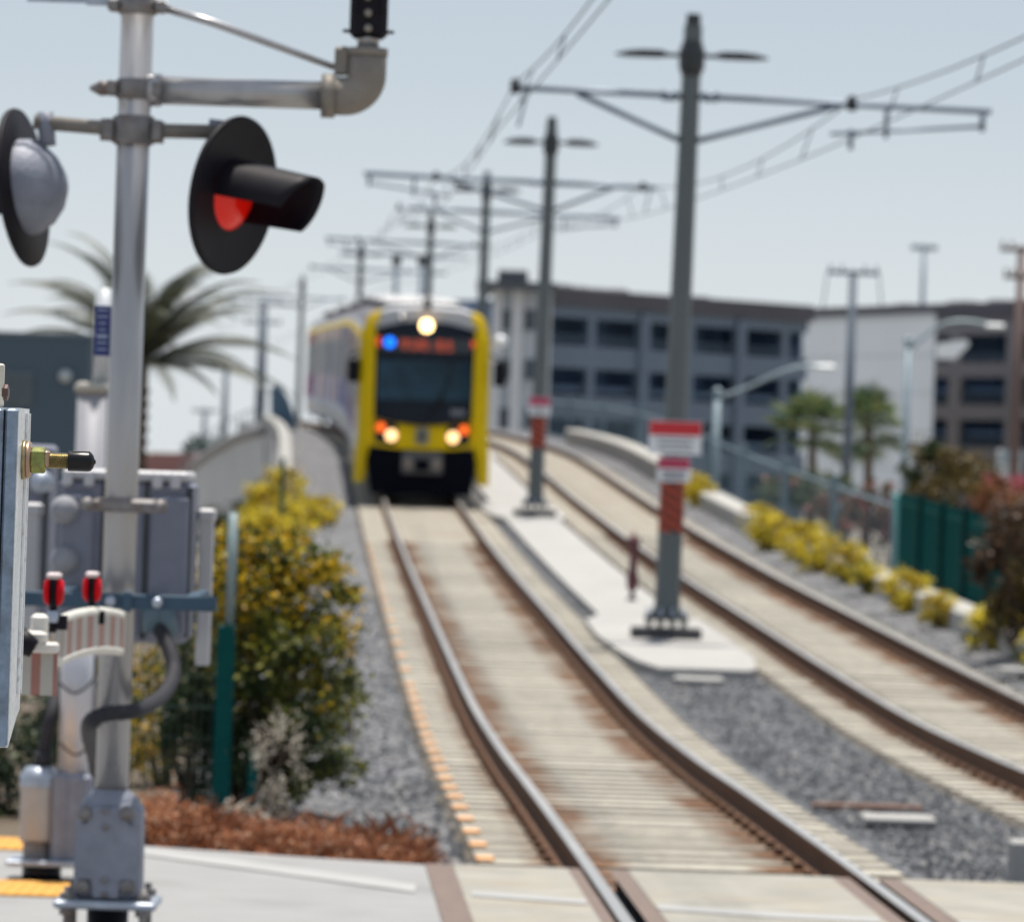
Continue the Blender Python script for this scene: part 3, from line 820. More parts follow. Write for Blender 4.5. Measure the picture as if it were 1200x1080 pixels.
for car in range(3):
    base = car * 27.6
    for sec in range(2):
        t0 = base + (0.35 if (sec == 0) else 13.9); t1 = base + (13.3 if sec == 0 else 26.9)
        o = fixn(body(t0, t1).build('car_body', [trs, roofd], root))
        for side in (-1, 1):
            # windows, doors, yellow band and wrap print
            for (a, b_) in ((1.2, 3.0), (4.6, 7.0), (7.2, 8.6), (10.3, 12.4)):
                m = MB(); side_panel(m, t0 + a, t0 + b_, 1.62, 2.62, side, 0.026); m.build('side_window', glass, o)
            for a in (3.15, 8.75):
                m = MB(); side_panel(m, t0 + a, t0 + a + 1.35, 0.42, 2.85, side, 0.016)
                dd = m.build('sliding_door', yel, o)
                m = MB(); side_panel(m, t0 + a + .12, t0 + a + .6, 1.2, 2.6, side, 0.020); side_panel(m, t0 + a + .75, t0 + a + 1.23, 1.2, 2.6, side, 0.020)
                m.build('door_glass', glass, o)
            m = MB(); side_panel(m, t0 + 0.1, t0 + 12.8, 2.92, 3.10, side, 0.012); m.build('upper_stripe', yel, o)
            for (a, b_, ci) in ((0.1, 1.1, 2), (4.55, 4.6 + 2.4, 0), (7.05, 8.7, 1), (10.2, 12.7, 0)):
                if car > 0 or sec > 0 or a > 10:
                    m = MB(); side_panel(m, t0 + a, t0 + b_, 0.9, 2.95, side, 0.022, (car + sec + ci) % 3); m.build('side_wrap', ad_cols, o)
        # roof equipment boxes
        m = MB()
        for (a, L_, h) in ((2.4, 3.2, 0.06), (6.2, 3.6, 0.08), (10.4, 2.0, 0.06)):
            c = tp(t0 + a + L_ / 2, 0, 3.55 + h / 2)
            m.box(c, (1.7, L_, h + 0.1), 0, bevel=0.08)
        m.build('roof_equipment', roofm, o)
        m = MB()
        for a in (2.0, 10.8):
            for sx in (-1, 1):
                for dy in (-0.95, 0.95):
                    m.lathe([(0.0, -0.06), (0.34, -0.06), (0.36, -0.04), (0.33, 0.06), (0.0, 0.06)], tp(t0 + a + dy, sx * 0.75, 0.345), (1, 0, 0), 20)
        m.build('wheels', darkst, o)
        m = MB(); 
        for i in range(5):
            c = tp(t0 + 1.3 + i * 2.6, 0, 0.42); m.box(c, (2.2, 2.5, 0.40))
        m.build('underframe', under, o)
    if car < 3:
        m = body(base + 13.3, base + 13.9, 0.3, 0.06); m.build('bellows', [under, under], root)
# --- cab front, modelled as a shallow nose in front of the first body
fr = thing_front = None
def fp(x, z, y): return tp(0, x, z) + Vector((0, y, 0))
# nose shell: white roof brow, yellow corner pillars, black screen, yellow lower panel
def ring(y, s, zt): return [fp(x * s, (z - 1.6) * zt + 1.6, y) for x, z in section]
m = MB(); k = len(section)
r0 = [fp(x * 0.985, z if z < 3 else 3 + (z - 3) * 0.9, -0.02) for x, z in section]; r1 = [fp(x, z, 0.36) for x, z in section]
m.add(r0 + r1, [(j, (j + 1) % k, k + (j + 1) % k, k + j) for j in range(k)] + [tuple(range(k))])
nose = fixn(m.build('nose_shell', trw, root))
# yellow corner pillars (from the skirt up into the roof corner), slightly flared at the bottom
for sx in (-1, 1):
    m = MB()
    inner = [(1.02, 3.25), (1.01, 2.9), (1.0, 1.6), (1.0, 1.1), (1.07, 0.85), (1.16, 0.27)]
    outer = [(1.20, 3.36), (1.325, 2.95), (1.335, 1.6), (1.335, 1.1), (1.37, 0.85), (1.38, 0.27)]
    yf = [-0.10, -0.16, -0.18, -0.19, -0.17, -0.14]
    vs = []
    for (a, b_, y) in zip(inner, outer, yf):
        vs += [fp(sx * a[0], a[1], y), fp(sx * (a[0] + b_[0]) / 2, (a[1] + b_[1]) / 2 , y - 0.03), fp(sx * b_[0], b_[1], y + 0.16), fp(sx * b_[0], b_[1], 0.42), fp(sx * a[0], a[1], 0.40)]
    fs = []
    for i in range(len(inner) - 1):
        for j in range(5):
            jj = (j + 1) % 5; fs.append((i*5 + j, i*5 + 5 + j, i*5 + 5 + jj, i*5 + jj))
    fs.append((0, 1, 2, 3, 4)); n5 = (len(inner) - 1) * 5; fs.append((n5 + 4, n5 + 3, n5 + 2, n5 + 1, n5))
    m.add(vs, fs); fixn(m.build('yellow_pillar', yel, root))
    # pale yellow roof corner
    m = MB(); c = [fp(sx * 0.98, 3.26, -0.11), fp(sx * 1.21, 3.37, 0.04), fp(sx * 1.20, 3.40, 0.9), fp(sx * 0.97, 3.53, 0.9), fp(sx * 0.92, 3.48, -0.05)]
    m.add(c, [(0, 1, 4), (1, 2, 3, 4)]); m.add([fp(sx * 1.21, 3.37, 0.04), fp(sx * 1.335, 2.95, -0.06), fp(sx * 1.335, 2.95, 0.9), fp(sx * 1.245, 3.32, 0.9)], [(0, 1, 2, 3)])
    m.build('yellow_roof_corner', yel, root)
# black mask with screen
def arcz(x, zc, drop): return zc - drop * (x / 0.98) ** 2
xs = [-0.98 + 1.96 * i / 16 for i in range(17)]
def front_sheet(ztop, zbot, y, bow=0.10, w=1.045):
    m = MB(); vs = []
    for x in xs:
        yy = y - bow * (1 - (x / 0.98) ** 2)
        vs += [fp(x * w, ztop(x), yy + 0.10), fp(x * w, (ztop(x) + zbot(x)) / 2, yy + 0.02), fp(x * w, zbot(x), yy)]
    fs = []
    for i in range(16):
        for j in range(2): fs.append((i*3 + j, i*3 + j + 1, i*3 + j + 4, i*3 + j + 3))
    m.add(vs, fs, 0, True); return m
ms = front_sheet(lambda x: arcz(x, 3.30, 0.16), lambda x: 1.36 + 0.14 * (x / 0.98) ** 2, -0.16).build('windscreen_mask', mask, root)
m = MB()
vs = []
for x in xs:
    yy = -0.165 - 0.10 * (1 - (x / 0.98) ** 2)
    for z in (2.56, 2.2, 1.82): vs.append(fp(x * 0.96, z, yy + 0.1 * ((z - 1.4) / 1.9) - 0.065))
m.add(vs, [(i*3 + j, i*3 + j + 1, i*3 + j + 4, i*3 + j + 3) for i in range(16) for j in range(2)], 0, True)
m.build('windscreen', glassb, ms)
# seat / driver hint behind the glass: dim green shape of the cab
m = MB()
led_d = mat('sign_window_dark', (0.02, 0.03, 0.04), 0.25)
# destination display: glowing orange characters (two words)
m.box(fp(0.02, 2.86, -0.225), (1.86, 0.02, 0.30)); m.build('destination_window', led_d, ms)
m = MB(); rl = random.Random(5)
def chars(x0, n, step):
    for c in range(n):
        for r_ in range(7):
            for q in range(4):
                if rl.random() < 0.50:
                    m.box(fp(x0 + c * step + q * step * 0.2, 2.765 + r_ * 0.030, -0.240), (step * 0.16, 0.006, 0.024))
chars(-0.50, 6, 0.105); chars(0.17, 4, 0.105)
m.build('destination_text', emat('led_orange', (1.0, 0.12, 0.03), 0.55), ms)
m = MB(); m.lathe([(0.0001, -0.02), (0.105, -0.015), (0.11, 0.02)], fp(-0.72, 2.885, -0.255), (0, 1, 0), 20); m.build('route_disc', emat('route_blue', (0.0, 0.16, 1.0), 2.2), ms)
for sx in (-1, 1):
    m = MB(); m.lathe([(0.05, 0.0), (0.075, -0.012), (0.10, 0.0)], fp(sx * 0.90, 2.90, -0.215), (0, 1, 0), 16); m.build('marker_ring', emat('marker_red', (1.0, 0.08, 0.02), 0.9), ms)
# car number at lower right of the screen
m = MB()
for k in range(4): m.box(fp(0.60 + k * 0.075, 1.62, -0.235), (0.045, 0.006, 0.12))
m.build('car_number', mat('number_grey', (0.25, 0.28, 0.32), 0.5), ms)
# yellow lower panel with lamps and emblem plate
lp = front_sheet(lambda x: 1.37 + 0.14 * (x / 0.98) ** 2, lambda x: 0.90 + 0.06 * (x / 0.98) ** 2, -0.18, 0.10)
lpo = lp.build('lower_panel', yel, root)
for sx in (-1, 1):
    m = MB()
    vs = []
    for i in range(7):
        x = 0.50 + 0.46 * i / 6
        yy = -0.195 - 0.10 * (1 - (x / 0.98) ** 2)
        w_ = 0.20 if i > 0 else 0.13
        zc = 1.17 + 0.06 * i / 6
        vs += [fp(sx * x, zc + w_, yy + 0.03), fp(sx * x, zc - w_, yy - 0.01)]
    m.add(vs, [(2*i, 2*i + 1, 2*i + 3, 2*i + 2) for i in range(6)])
    m.build('lamp_housing', mask, lpo)
for sx in (-1, 1):
    m = MB(); c = fp(sx * 0.625, 1.155, -0.30); m.lathe([(0.0001, -0.03), (0.06, -0.02), (0.112, 0.0), (0.118, 0.06)], c, (0, 1, 0), 24)
    m.build('headlight', emat('headlight_warm', (1.0, 0.60, 0.27), 2.6), lpo)
    m = MB(); c = fp(sx * 0.845, 1.30, -0.255); m.lathe([(0.0001, -0.02), (0.05, -0.015), (0.09, 0.0), (0.097, 0.06)], c, (0, 1, 0), 20)
    m.build('indicator_lamp', emat('indicator_orange', (1.0, 0.14, 0.01), 1.4), lpo)
m = MB(); m.box(fp(0.0, 1.16, -0.30), (0.27, 0.02, 0.34), 0, bevel=0.008); em = m.build('emblem_plate', mat('emblem_grey', (0.20, 0.20, 0.17), 0.45, 0.3), lpo)
m = MB(); m.lathe([(0.0001, -0.004), (0.085, -0.004), (0.085, 0.004)], fp(0.0, 1.16, -0.314), (0, 1, 0), 20); m.build('emblem_disc', mat('emblem_dark', (0.06, 0.06, 0.06), 0.5), em)
m = MB(); m.lathe([(0.0001, -0.05), (0.08, -0.035), (0.13, 0.0), (0.135, 0.08)], fp(0.02, 3.22, -0.26), (0, 1, 0), 24); m.build('roof_headlight', emat('roof_lamp_warm', (1.0, 0.66, 0.28), 6.0), root)
m = MB(); m.tube([fp(0.02, 3.45, 0.1), fp(0.02, 3.75, 0.1)], [0.14, 0.07], 8); m.tube([fp(0.02, 3.72, 0.1), fp(0.02, 3.95, 0.1)], 0.03, 6); m.build('roof_antenna', darkst, root)
m = MB(); m.lathe([(0.0001, -0.06), (0.05, -0.04), (0.07, 0.0), (0.07, 0.05)], fp(-0.50, 3.36, -0.06), (0, 1, 0), 20); m.build('chrome_glint', mat('chrome', (0.9, 0.9, 0.9), 0.12, 1.0, 0.02), root)  # chrome dome added to give a glint on the roof front
# wipers
m = MB(); m.tube([fp(0.10, 1.50, -0.30), fp(0.42, 1.98, -0.30)], 0.018, 6); m.tube([fp(0.34, 1.72, -0.30), fp(0.50, 2.30, -0.29)], 0.014, 6); m.build('wiper', blackm, ms)
# mirrors
for sx in (-1, 1):
    m = MB(); m.tube([fp(sx * 1.30, 2.75, 0.3), fp(sx * 1.52, 2.62, -0.05)], 0.025, 6); m.box(fp(1.54 if sx > 0 else -1.44, 2.36, -0.05), (0.26, 0.14, 0.50), 0, bevel=0.04); m.build('mirror', blackm, root)
m = MB(); m.lathe([(0.0001, -0.07), (0.09, -0.05), (0.13, 0.0), (0.10, 0.06)], fp(1.53, 2.98, -0.05), (0, 1, 0), 20); m.build('glint_dome', mat('glint_white', (0.85, 0.87, 0.9), 0.2), root)  # white dome added for the bright glint above the mirror
# bumper and coupler
m = MB()
prof = [(-1.06, 0.92), (1.06, 0.92), (1.12, 0.70), (1.02, 0.07), (-1.02, 0.07), (-1.12, 0.70)]
vs = [fp(x, z, -0.24) for x, z in prof] + [fp(x, z, 0.5) for x, z in prof]
m.add(vs, [tuple(range(6)), tuple(range(11, 5, -1))] + [(i, (i + 1) % 6, 6 + (i + 1) % 6, 6 + i) for i in range(6)])
bp = fixn(m.build('bumper', under, root))
m = MB(); m.box(fp(0.02, 0.66, -0.30), (0.84, 0.12, 0.46), 0, bevel=0.03); cp_ = m.build('coupler', mat('coupler_grey', (0.085, 0.085, 0.09), 0.6), bp)
for sx in (-1, 1):
    m = MB(); m.lathe([(0.0001, -0.02), (0.09, -0.015), (0.11, 0.02)], fp(0.02 + sx * 0.29, 0.64, -0.37), (0, 1, 0), 16); m.build('coupler_cone', mat('coupler_face', (0.22, 0.19, 0.16), 0.6), cp_)
m = MB(); m.box(fp(0.02, 0.62, -0.37), (0.28, 0.03, 0.24), 0); m.build('coupler_mouth', under, cp_)
for y in (-0.12, 0.6):
    m = MB(); m.box(fp(0, 0.20, y), (1.9, 0.08, 0.22)); m.build('track_guard', under, bp)

# ------------------------------------------------------------------ CROSSING SIGNAL MAST (left foreground)
DM = 21.05; SM = F / DM
base = P(127, 1066, DM); mx_ = P(145, 500, DM).x
root = thing('crossing_signal_mast', 'silver railway crossing mast with two black disc flashers and a side arm', 'signal mast', (mx_, DM, 0))
def M1(px, py, dd=0.0): return P(px, py, DM + dd)
vx = lambda z: Vector((mx_, DM, z))
m = MB(); m.tube([vx(0.62), vx(2.2), vx(4.4)], [0.0685, 0.068, 0.067], 24); m.build('mast_tube', alum, root)
# cast base with cover plate
b0 = M1(127, 1052).z; b1 = M1(127, 938).z
m = MB()
m.box((mx_, DM, (b0 + b1) / 2), (0.275, 0.275, b1 - b0), 0, bevel=0.028, taper=0.96)
m.lathe([(0.12, b1 - 0.01), (0.115, b1 + 0.012), (0.085, b1 + 0.035), (0.072, b1 + 0.05)], (mx_, DM, 0), (0, 0, 1), 24)
bs = m.build('cast_base', castm, root)
m = MB()
w = 0.105
poly = [(-0.125, b0 + .09), (-0.06, b0 + .09), (-0.05, b0 + 0.015), (0.05, b0 + 0.015), (0.06, b0 + .09), (0.125, b0 + .09), (0.125, b1 - 0.10), (0.085, b1 - 0.085), (0.06, b1 - 0.02), (-0.06, b1 - 0.02), (-0.085, b1 - 0.085), (-0.125, b1 - 0.10)]
m.prism([(mx_ + x, z) for x, z in poly], DM - 0.152, DM - 0.138); fixn(m.build('cover_plate', castm, bs))
for (px, py) in ((103, 950), (152, 950), (100, 1035), (152, 1035)):
    m = MB(); c = M1(px, py); m.lathe([(0.03, 0.0), (0.034, -0.02), (0.028, -0.04), (0.0001, -0.045)], (c.x, DM - 0.125, c.z), (0, 1, 0), 12); m.build('corner_bolt', clampm, bs)
for (px, py) in ((127, 947), (127, 966), (126, 1027), (126, 1044)):
    m = MB(); c = M1(px, py); m.lathe([(0.013, 0.0), (0.013, -0.018), (0.0001, -0.02)], (c.x, DM - 0.150, c.z), (0, 1, 0), 8); m.build('cover_bolt', clampm, bs)
fz = M1(127, 1056).z
m = MB(); m.box((mx_, DM, fz), (0.42, 0.40, 0.035), 0, bevel=0.01); m.build('base_flange', galv, bs)
for sx in (-.155, .155):
    for sy in (-.15, .15):
        m = MB()
        m.tube([(mx_ + sx, DM + sy, 0.0), (mx_ + sx, DM + sy, fz + 0.07)], 0.016, 8)
        m.tube([(mx_ + sx, DM + sy, fz + 0.02), (mx_ + sx, DM + sy, fz + 0.045)], 0.032, 6, smooth=False)
        m.tube([(mx_ + sx, DM + sy, fz - 0.045), (mx_ + sx, DM + sy, fz - 0.02)], 0.032, 6, smooth=False)
        m.build('levelling_bolt', clampm, bs)
m = MB(); m.tube([(mx_, DM, 0.0), (mx_, DM, fz - 0.018)], 0.085, 16); m.build('cable_sleeve', rubber, bs)
# clamps
def clamp(z, r=0.085, h=0.10, mm=clampm, ears=0.0):
    m = MB(); m.lathe([(r - .012, -h / 2), (r, -h / 2 + .01), (r, h / 2 - .01), (r - .012, h / 2)], vx(z), (0, 0, 1), 24)
    for sx in (-1, 1): m.box(vx(z) + Vector((sx * (r + 0.012), -0.02, 0)), (0.045, 0.10, h * 0.7), 0, bevel=0.008)
    return m.build('pole_clamp', mm, root)
zc = M1(157, 153).z; clamp(zc, 0.088, 0.12)
zt = M1(160, 105).z; clamp(zt, 0.080, 0.085)
ztop = M1(165, 8).z; clamp(ztop, 0.085, 0.07)
m = MB(); m.lathe([(0.03, 0), (0.032, 0.03), (0.012, 0.07), (0.0001, 0.08)], Vector((mx_ - 0.11, DM, zt)), (-1, 0, 0), 12); m.build('clamp_bolt', clampm, root)
m = MB(); m.box(vx(ztop) + Vector((-0.155, 0, 0.015)), (0.11, 0.05, 0.03)); m.box((mx_ - 0.29, DM + .05, ztop + 0.035), (0.34, 0.01, 0.05)); m.build('upper_bracket', galv, root)
# horizontal arm with elbow and black box
a0 = M1(178, 104); a1 = M1(384, 111)
m = MB(); m.tube([Vector((mx_ + 0.06, DM, zt)), Vector((a1.x, DM, zt))], 0.058, 24); m.tube([Vector((mx_ + 0.05, DM, zt)), Vector((mx_ + 0.11, DM, zt))], 0.068, 24); m.build('side_arm', alum, root)
ex = M1(431, 62).x
pts, rad = [], []
m = MB()
er = 0.079
rr = 0.09
xc, zcn = ex - rr, zt + rr
pts = [Vector((a1.x - 0.02, DM, zt))] + [Vector((xc + rr * math.sin(a), DM, zcn - rr * math.cos(a))) for a in [i * PI / 2 / 10 for i in range(11)]] + [Vector((ex, DM, M1(431, 60).z))]
m.tube(pts, er, 24)
m.tube([Vector((a1.x - 0.025, DM, zt)), Vector((a1.x + 0.03, DM, zt))], er + 0.012, 24)
m.tube([Vector((ex, DM, M1(431, 66).z)), Vector((ex, DM, M1(431, 57).z))], er + 0.004, 24)
m.box((ex - 0.105, DM, M1(405, 72).z), (0.06, 0.04, 0.12), 0, bevel=0.01)
el = m.build('pipe_elbow', elbowm, root)
m = MB(); m.tube([Vector((ex, DM, M1(431, 62).z)), Vector((ex, DM, M1(431, 20).z))], 0.045, 20); m.build('riser_pipe', alum, root)
m = MB()
zb0, zb1 = M1(433, 46).z, M1(433, -45).z
m.box((ex, DM, (zb0 + zb1) / 2), (0.155, 0.12, zb1 - zb0), 0, bevel=0.02)
m.box((ex - 0.058, DM - 0.065, (zb0 + zb1) / 2 + .05), (0.03, 0.03, zb1 - zb0 - .1), 0, bevel=0.008)
m.box((ex + 0.058, DM - 0.065, (zb0 + zb1) / 2 + .05), (0.03, 0.03, zb1 - zb0 - .1), 0, bevel=0.008)
m.box((ex, DM, zb0 + 0.03), (0.21, 0.03, 0.012))
bb = m.build('black_box', blackm, root)
m = MB()
for py in (17, 35, -2):
    c = M1(432, py); m.lathe([(0.017, 0), (0.017, -0.012), (0.0001, -0.014)], (c.x, DM - 0.061, c.z), (0, 1, 0), 10)
m.build('box_screws', mat('dull_screw', (0.25, 0.23, 0.20), 0.4, 0.6), bb)
# brace rod
m = MB(); m.tube([M1(186, 8), M1(250, 27), M1(392, 79)], [0.016, 0.017, 0.014], 12); m.lathe([(0.028, -0.02), (0.028, 0.02)], M1(190, 9), (1, 0, 0), 10); m.build('brace_rod', alum, root)
# crossarm for the flashers
cz = zc
m = MB(); m.tube([M1(40, 143), Vector((mx_, DM, cz)), M1(262, 155)], 0.030, 16)
for (x0, x1) in ((118, 133), (172, 192)): m.tube([M1(x0, 148 + (x0 - 40) * .05), M1(x1, 148 + (x1 - 40) * .05)], 0.046, 12)
m.build('flasher_crossarm', elbowm, root)

def flasher(center, n, label, front):
    n = Vector(n).normalized()
    m = MB()
    # black target disc with a shallow dish and a rim
    R0 = 0.325
    m.lathe([(0.12, 0.0), (0.30, 0.004), (R0, 0.012), (R0 + 0.004, 0.0), (R0, -0.012), (0.12, -0.012)], center, n, 56)
    disc = m.build('target_disc', blackm, root); disc['label'] = label
    # rounded grey lamp housing on the back
    m = MB(); m.lathe(([(0.20, -0.012), (0.195, -0.05), (0.165, -0.105), (0.115, -0.15), (0.055, -0.178), (0.0001, -0.185)] if not front else [(0.19, -0.012), (0.185, -0.04), (0.15, -0.085), (0.10, -0.115), (0.05, -0.13), (0.0001, -0.135)]), center, n, 40); m.build('lamp_housing', castm, disc)
    m = MB(); m.lathe([(0.0001, 0.055), (0.05, 0.052), (0.10, 0.038), (0.14, 0.008), (0.145, 0.0)], center, n, 40); m.build('lens', redlens, disc)
    # hood: half-tube over the lens, open below, slanted end
    m = MB()
    ax_ = n; up = Vector((0, 0, 1)); u = (up - ax_ * up.dot(ax_)).normalized(); w = ax_.cross(u)
    NA = 28; A0 = R(-135); A1 = R(92); vs = []; L_ = 0.375
    for lay in (0, 1):
        rr0 = 0.152 - lay * 0.006
        for i in range(9):
            for k in range(NA + 1):
                a = A0 + (A1 - A0) * k / NA
                t = i / 8
                ll = L_ * t * (1 - (0.22 if a < 0 else 0.30) * max(0, (abs(a) - R(35)) / R(93)))
                rr = rr0 * (1 - 0.10 * t)
                vs.append(center + ax_ * (0.004 + ll) + (u * math.cos(a) + w * math.sin(a)) * rr - u * 0.012 * t)
    fs = []; per = 9 * (NA + 1)
    for lay in (0, 1):
        for i in range(8):
            for k in range(NA):
                q = lay * per + i * (NA + 1) + k
                f = (q, q + 1, q + NA + 2, q + NA + 1)
                fs.append(f if lay == 0 else f[::-1])
    for k in range(NA):
        q = 8 * (NA + 1) + k; fs.append((q, q + 1, per + q + 1, per + q))
    for i in range(8):
        for k in (0, NA):
            q = i * (NA + 1) + k; fs.append((q, q + NA + 1, per + q + NA + 1, per + q))
    m.add(vs, fs, 0, True); fixn(m.build('hood', blackm, disc))
    # mounting neck
    m = MB(); m.tube([center - n * 0.10 + Vector((0, 0, 0.16)), center - n * 0.085 + Vector((0, 0, 0.30))], 0.035, 12); m.build('mounting_neck', castm, disc)
    return disc
flasher(M1(273, 229, -0.02), (0.885, -0.465, -0.125), 'black flasher disc with a long hood and a red lit lens', True)
flasher(M1(27, 220, 0.02), (-0.965, 0.20, -0.135), 'black flasher disc turned away, showing its grey rounded back', False)
# blue notice plate on the mast
c0 = M1(112, 358, 0.09); c1 = M1(150, 418, 0.09)
m = MB(); m.box(((c0.x + c1.x) / 2, DM + 0.09, (c0.z + c1.z) / 2), (c1.x - c0.x, 0.006, c0.z - c1.z)); sg = m.build('notice_plate', signb, root)
m = MB(); rr_ = random.Random(2)
for k in range(7):
    z = c0.z - 0.018 - k * 0.027; m.box((c0.x + 0.032, DM + 0.084, z), (0.040 + rr_.uniform(-.012, .006), 0.003, 0.007 if k != 4 else 0.016))
m.build('lettering', mat('notice_ink', (0.30, 0.36, 0.5), 0.6), sg)

# ------------------------------------------------------------------ GATE MECHANISM bolted behind the mast
DG = 22.0
def G(px, py, dd=0.0): return P(px, py, DG + dd)
c = G(145, 655); root = thing('gate_mechanism', 'grey crossing gate cabinet behind the silver mast with two round caps', 'gate mechanism', (c.x, DG, G(145, 755).z))
x0, x1 = G(66, 650).x, G(224, 650).x; z1, z0 = G(145, 560).z, G(145, 752).z
xm = (x0 + x1) / 2
m = MB(); m.box((xm, DG + 0.2, (z0 + z1) / 2), (x1 - x0, 0.42, z1 - z0), 0, bevel=0.03); cb = m.build('cabinet', cab, root)
m = MB(); m.box((xm, DG + 0.2, z1 + 0.012), (x1 - x0 - 0.03, 0.44, 0.045), 0, bevel=0.012)
for px in (80, 105, 185, 206): m.box((G(px, 560).x, DG - 0.02, z1 - 0.005), (0.045, 0.04, 0.075), 0, bevel=0.01)
m.build('lid_trim', cabl, cb)
for (a, b_) in ((66, 112), (172, 224)):
    xa, xb = G(a + 3, 650).x, G(b_ - 3, 650).x
    m = MB(); m.box(((xa + xb) / 2, DG - 0.022, (z0 + z1) / 2 - 0.02), (xb - xa, 0.045, z1 - z0 - 0.10), 0, bevel=0.015); m.build('door_panel', cab, cb)
m = MB(); m.box((G(120, 650).x, DG - 0.008, (z0 + z1) / 2), (0.02, 0.02, z1 - z0 - .03)); m.box((G(170, 650).x, DG - 0.008, (z0 + z1) / 2), (0.02, 0.02, z1 - z0 - .03)); m.box((G(221, 650).x, DG - 0.012, (z0 + z1) / 2), (0.022, 0.02, z1 - z0 - .06)); m.build('door_gap', darkst, cb)
for py in (597, 656):
    c = G(77, py); m = MB(); m.lathe([(0.062, 0.0), (0.062, -0.02), (0.050, -0.045), (0.046, -0.07), (0.0001, -0.075)], (c.x, DG - 0.042, c.z), (0, 1, 0), 20); m.build('round_cap', mat('cap_grey', (0.24, 0.245, 0.27), 0.6, 0.0, spec=0.2), cb)
# clamp band to the mast
c = P(147, 592, DM - 0.02); m = MB(); m.box((c.x, DM + 0.02, c.z), (0.27, 0.24, 0.055), 0, bevel=0.015)
for sx in (-.15, .15): m.lathe([(0.03, 0.0), (0.03, -0.04), (0.0001, -0.05)], (c.x + sx, DM - 0.09, c.z), (0, 1, 0), 10)
m.build('mounting_clamp', clampm, root)
# crossbar
DBAR = 20.88
e0, e1 = P(27, 700, DBAR), P(254, 708, DBAR)
zbar = (e0.z + e1.z) / 2
m = MB(); m.box(((e0.x + e1.x) / 2, DBAR, zbar), (e1.x - e0.x, 0.05, 0.062), 0, bevel=0.006); m.box((P(150, 707, DBAR).x, DBAR - 0.035, zbar), (0.035, 0.03, 0.085), 0, bevel=0.006)
for px in (60, 220): m.box((P(px, 707, DBAR).x, (DBAR + DG) / 2, zbar), (0.05, DG - DBAR - .04, 0.05))
m.build('crossbar', bluesteel, root)
for px in (130, 185): m = MB(); m.lathe([(0.022, 0.0), (0.022, -0.03), (0.0001, -0.035)], (P(px, 706, DBAR).x, DBAR - 0.025, zbar), (0, 1, 0), 10); m.build('bar_bolt', galv, root)
for (px, pt, pb) in ((243, 597, 779), (40, 590, 760)):
    a = G(px, pt, .3); b_ = G(px - 6, pb, .3)
    m = MB(); m.box(((a.x + b_.x) / 2, DG + .3, (a.z + b_.z) / 2), (0.062, 0.08, a.z - b_.z), 0, bevel=0.006)
    m.box((a.x, DG + .3, a.z - .025), (0.078, 0.10, 0.06), 0, bevel=0.012); m.build('gate_side_arm', mat('white_grey_channel', (0.425, 0.425, 0.442), 0.5, 0.1, 0.06), root)
# hose looping from the cabinet to the second post
pts = [G(186, 735, -.1), G(200, 765, -.2), G(203, 790, -.3), G(190, 815, -.6), G(160, 832, -1.15), G(125, 836, -1.2), G(106, 845, -1.1), G(104, 862, -0.2), G(110, 885, .6), G(113, 905, 1.0)]
def smooth_path(pts, n=6):
    out = []
    for i in range(len(pts) - 1):
        p0, p1, p2, p3 = pts[max(i - 1, 0)], pts[i], pts[i + 1], pts[min(i + 2, len(pts) - 1)]
        for k in range(n):
            t = k / n
            out.append(0.5 * ((2 * p1) + (p2 - p0) * t + (2*p0 - 5*p1 + 4*p2 - p3) * t * t + (-p0 + 3*p1 - 3*p2 + p3) * t ** 3))
    out.append(pts[-1]); return out
m = MB(); sp = smooth_path(pts); m.tube(sp, [0.030 + 0.0035 * (i % 2) for i in range(len(sp))], 14); m.build('cable_hose', hose, root)
m = MB(); m.tube([G(178, 700, -.08), G(180, 740, -.08)], 0.05, 14); m.tube([G(190, 705, -.08), G(198, 745, -.08)], 0.045, 12); m.build('hose_fitting', mat('fitting_blue', (0.10, 0.15, 0.19), 0.5, 0.3), root)

# second cabinet further left, behind the zinc box
q = G(35, 600, 1.2); root = thing('relay_cabinet', 'grey relay cabinet half hidden behind the zinc box', 'cabinet', (G(20, 600, 1.2).x, DG + 1.2, G(30, 760, 1.2).z))
xa, xb = G(-30, 600, 1.2).x, G(60, 600, 1.2).x; za, zb_ = G(30, 520, 1.2).z, G(30, 750, 1.2).z
m = MB(); m.box(((xa + xb) / 2, DG + 1.3, (za + zb_) / 2), (xb - xa, 0.4, za - zb_), 0, bevel=0.02); o = m.build('cabinet_shell', cab, root)
c = G(46, 565, 1.0); m = MB(); m.lathe([(0.055, 0), (0.05, -.05), (0.0001, -.06)], (c.x, DG + 1.1, c.z), (0, 1, 0), 16); m.build('round_cap', galv, o)
m = MB(); c = G(50, 640, 1.0); m.box((c.x, DG + 1.08, c.z), (0.02, 0.03, 0.5)); m.build('door_gap', darkst, o)
m = MB(); m.tube([(xa + 0.03, DG + 1.3, 0), (xa + 0.03, DG + 1.3, zb_ + .01)], 0.045, 14); m.build('stand', galv, root)

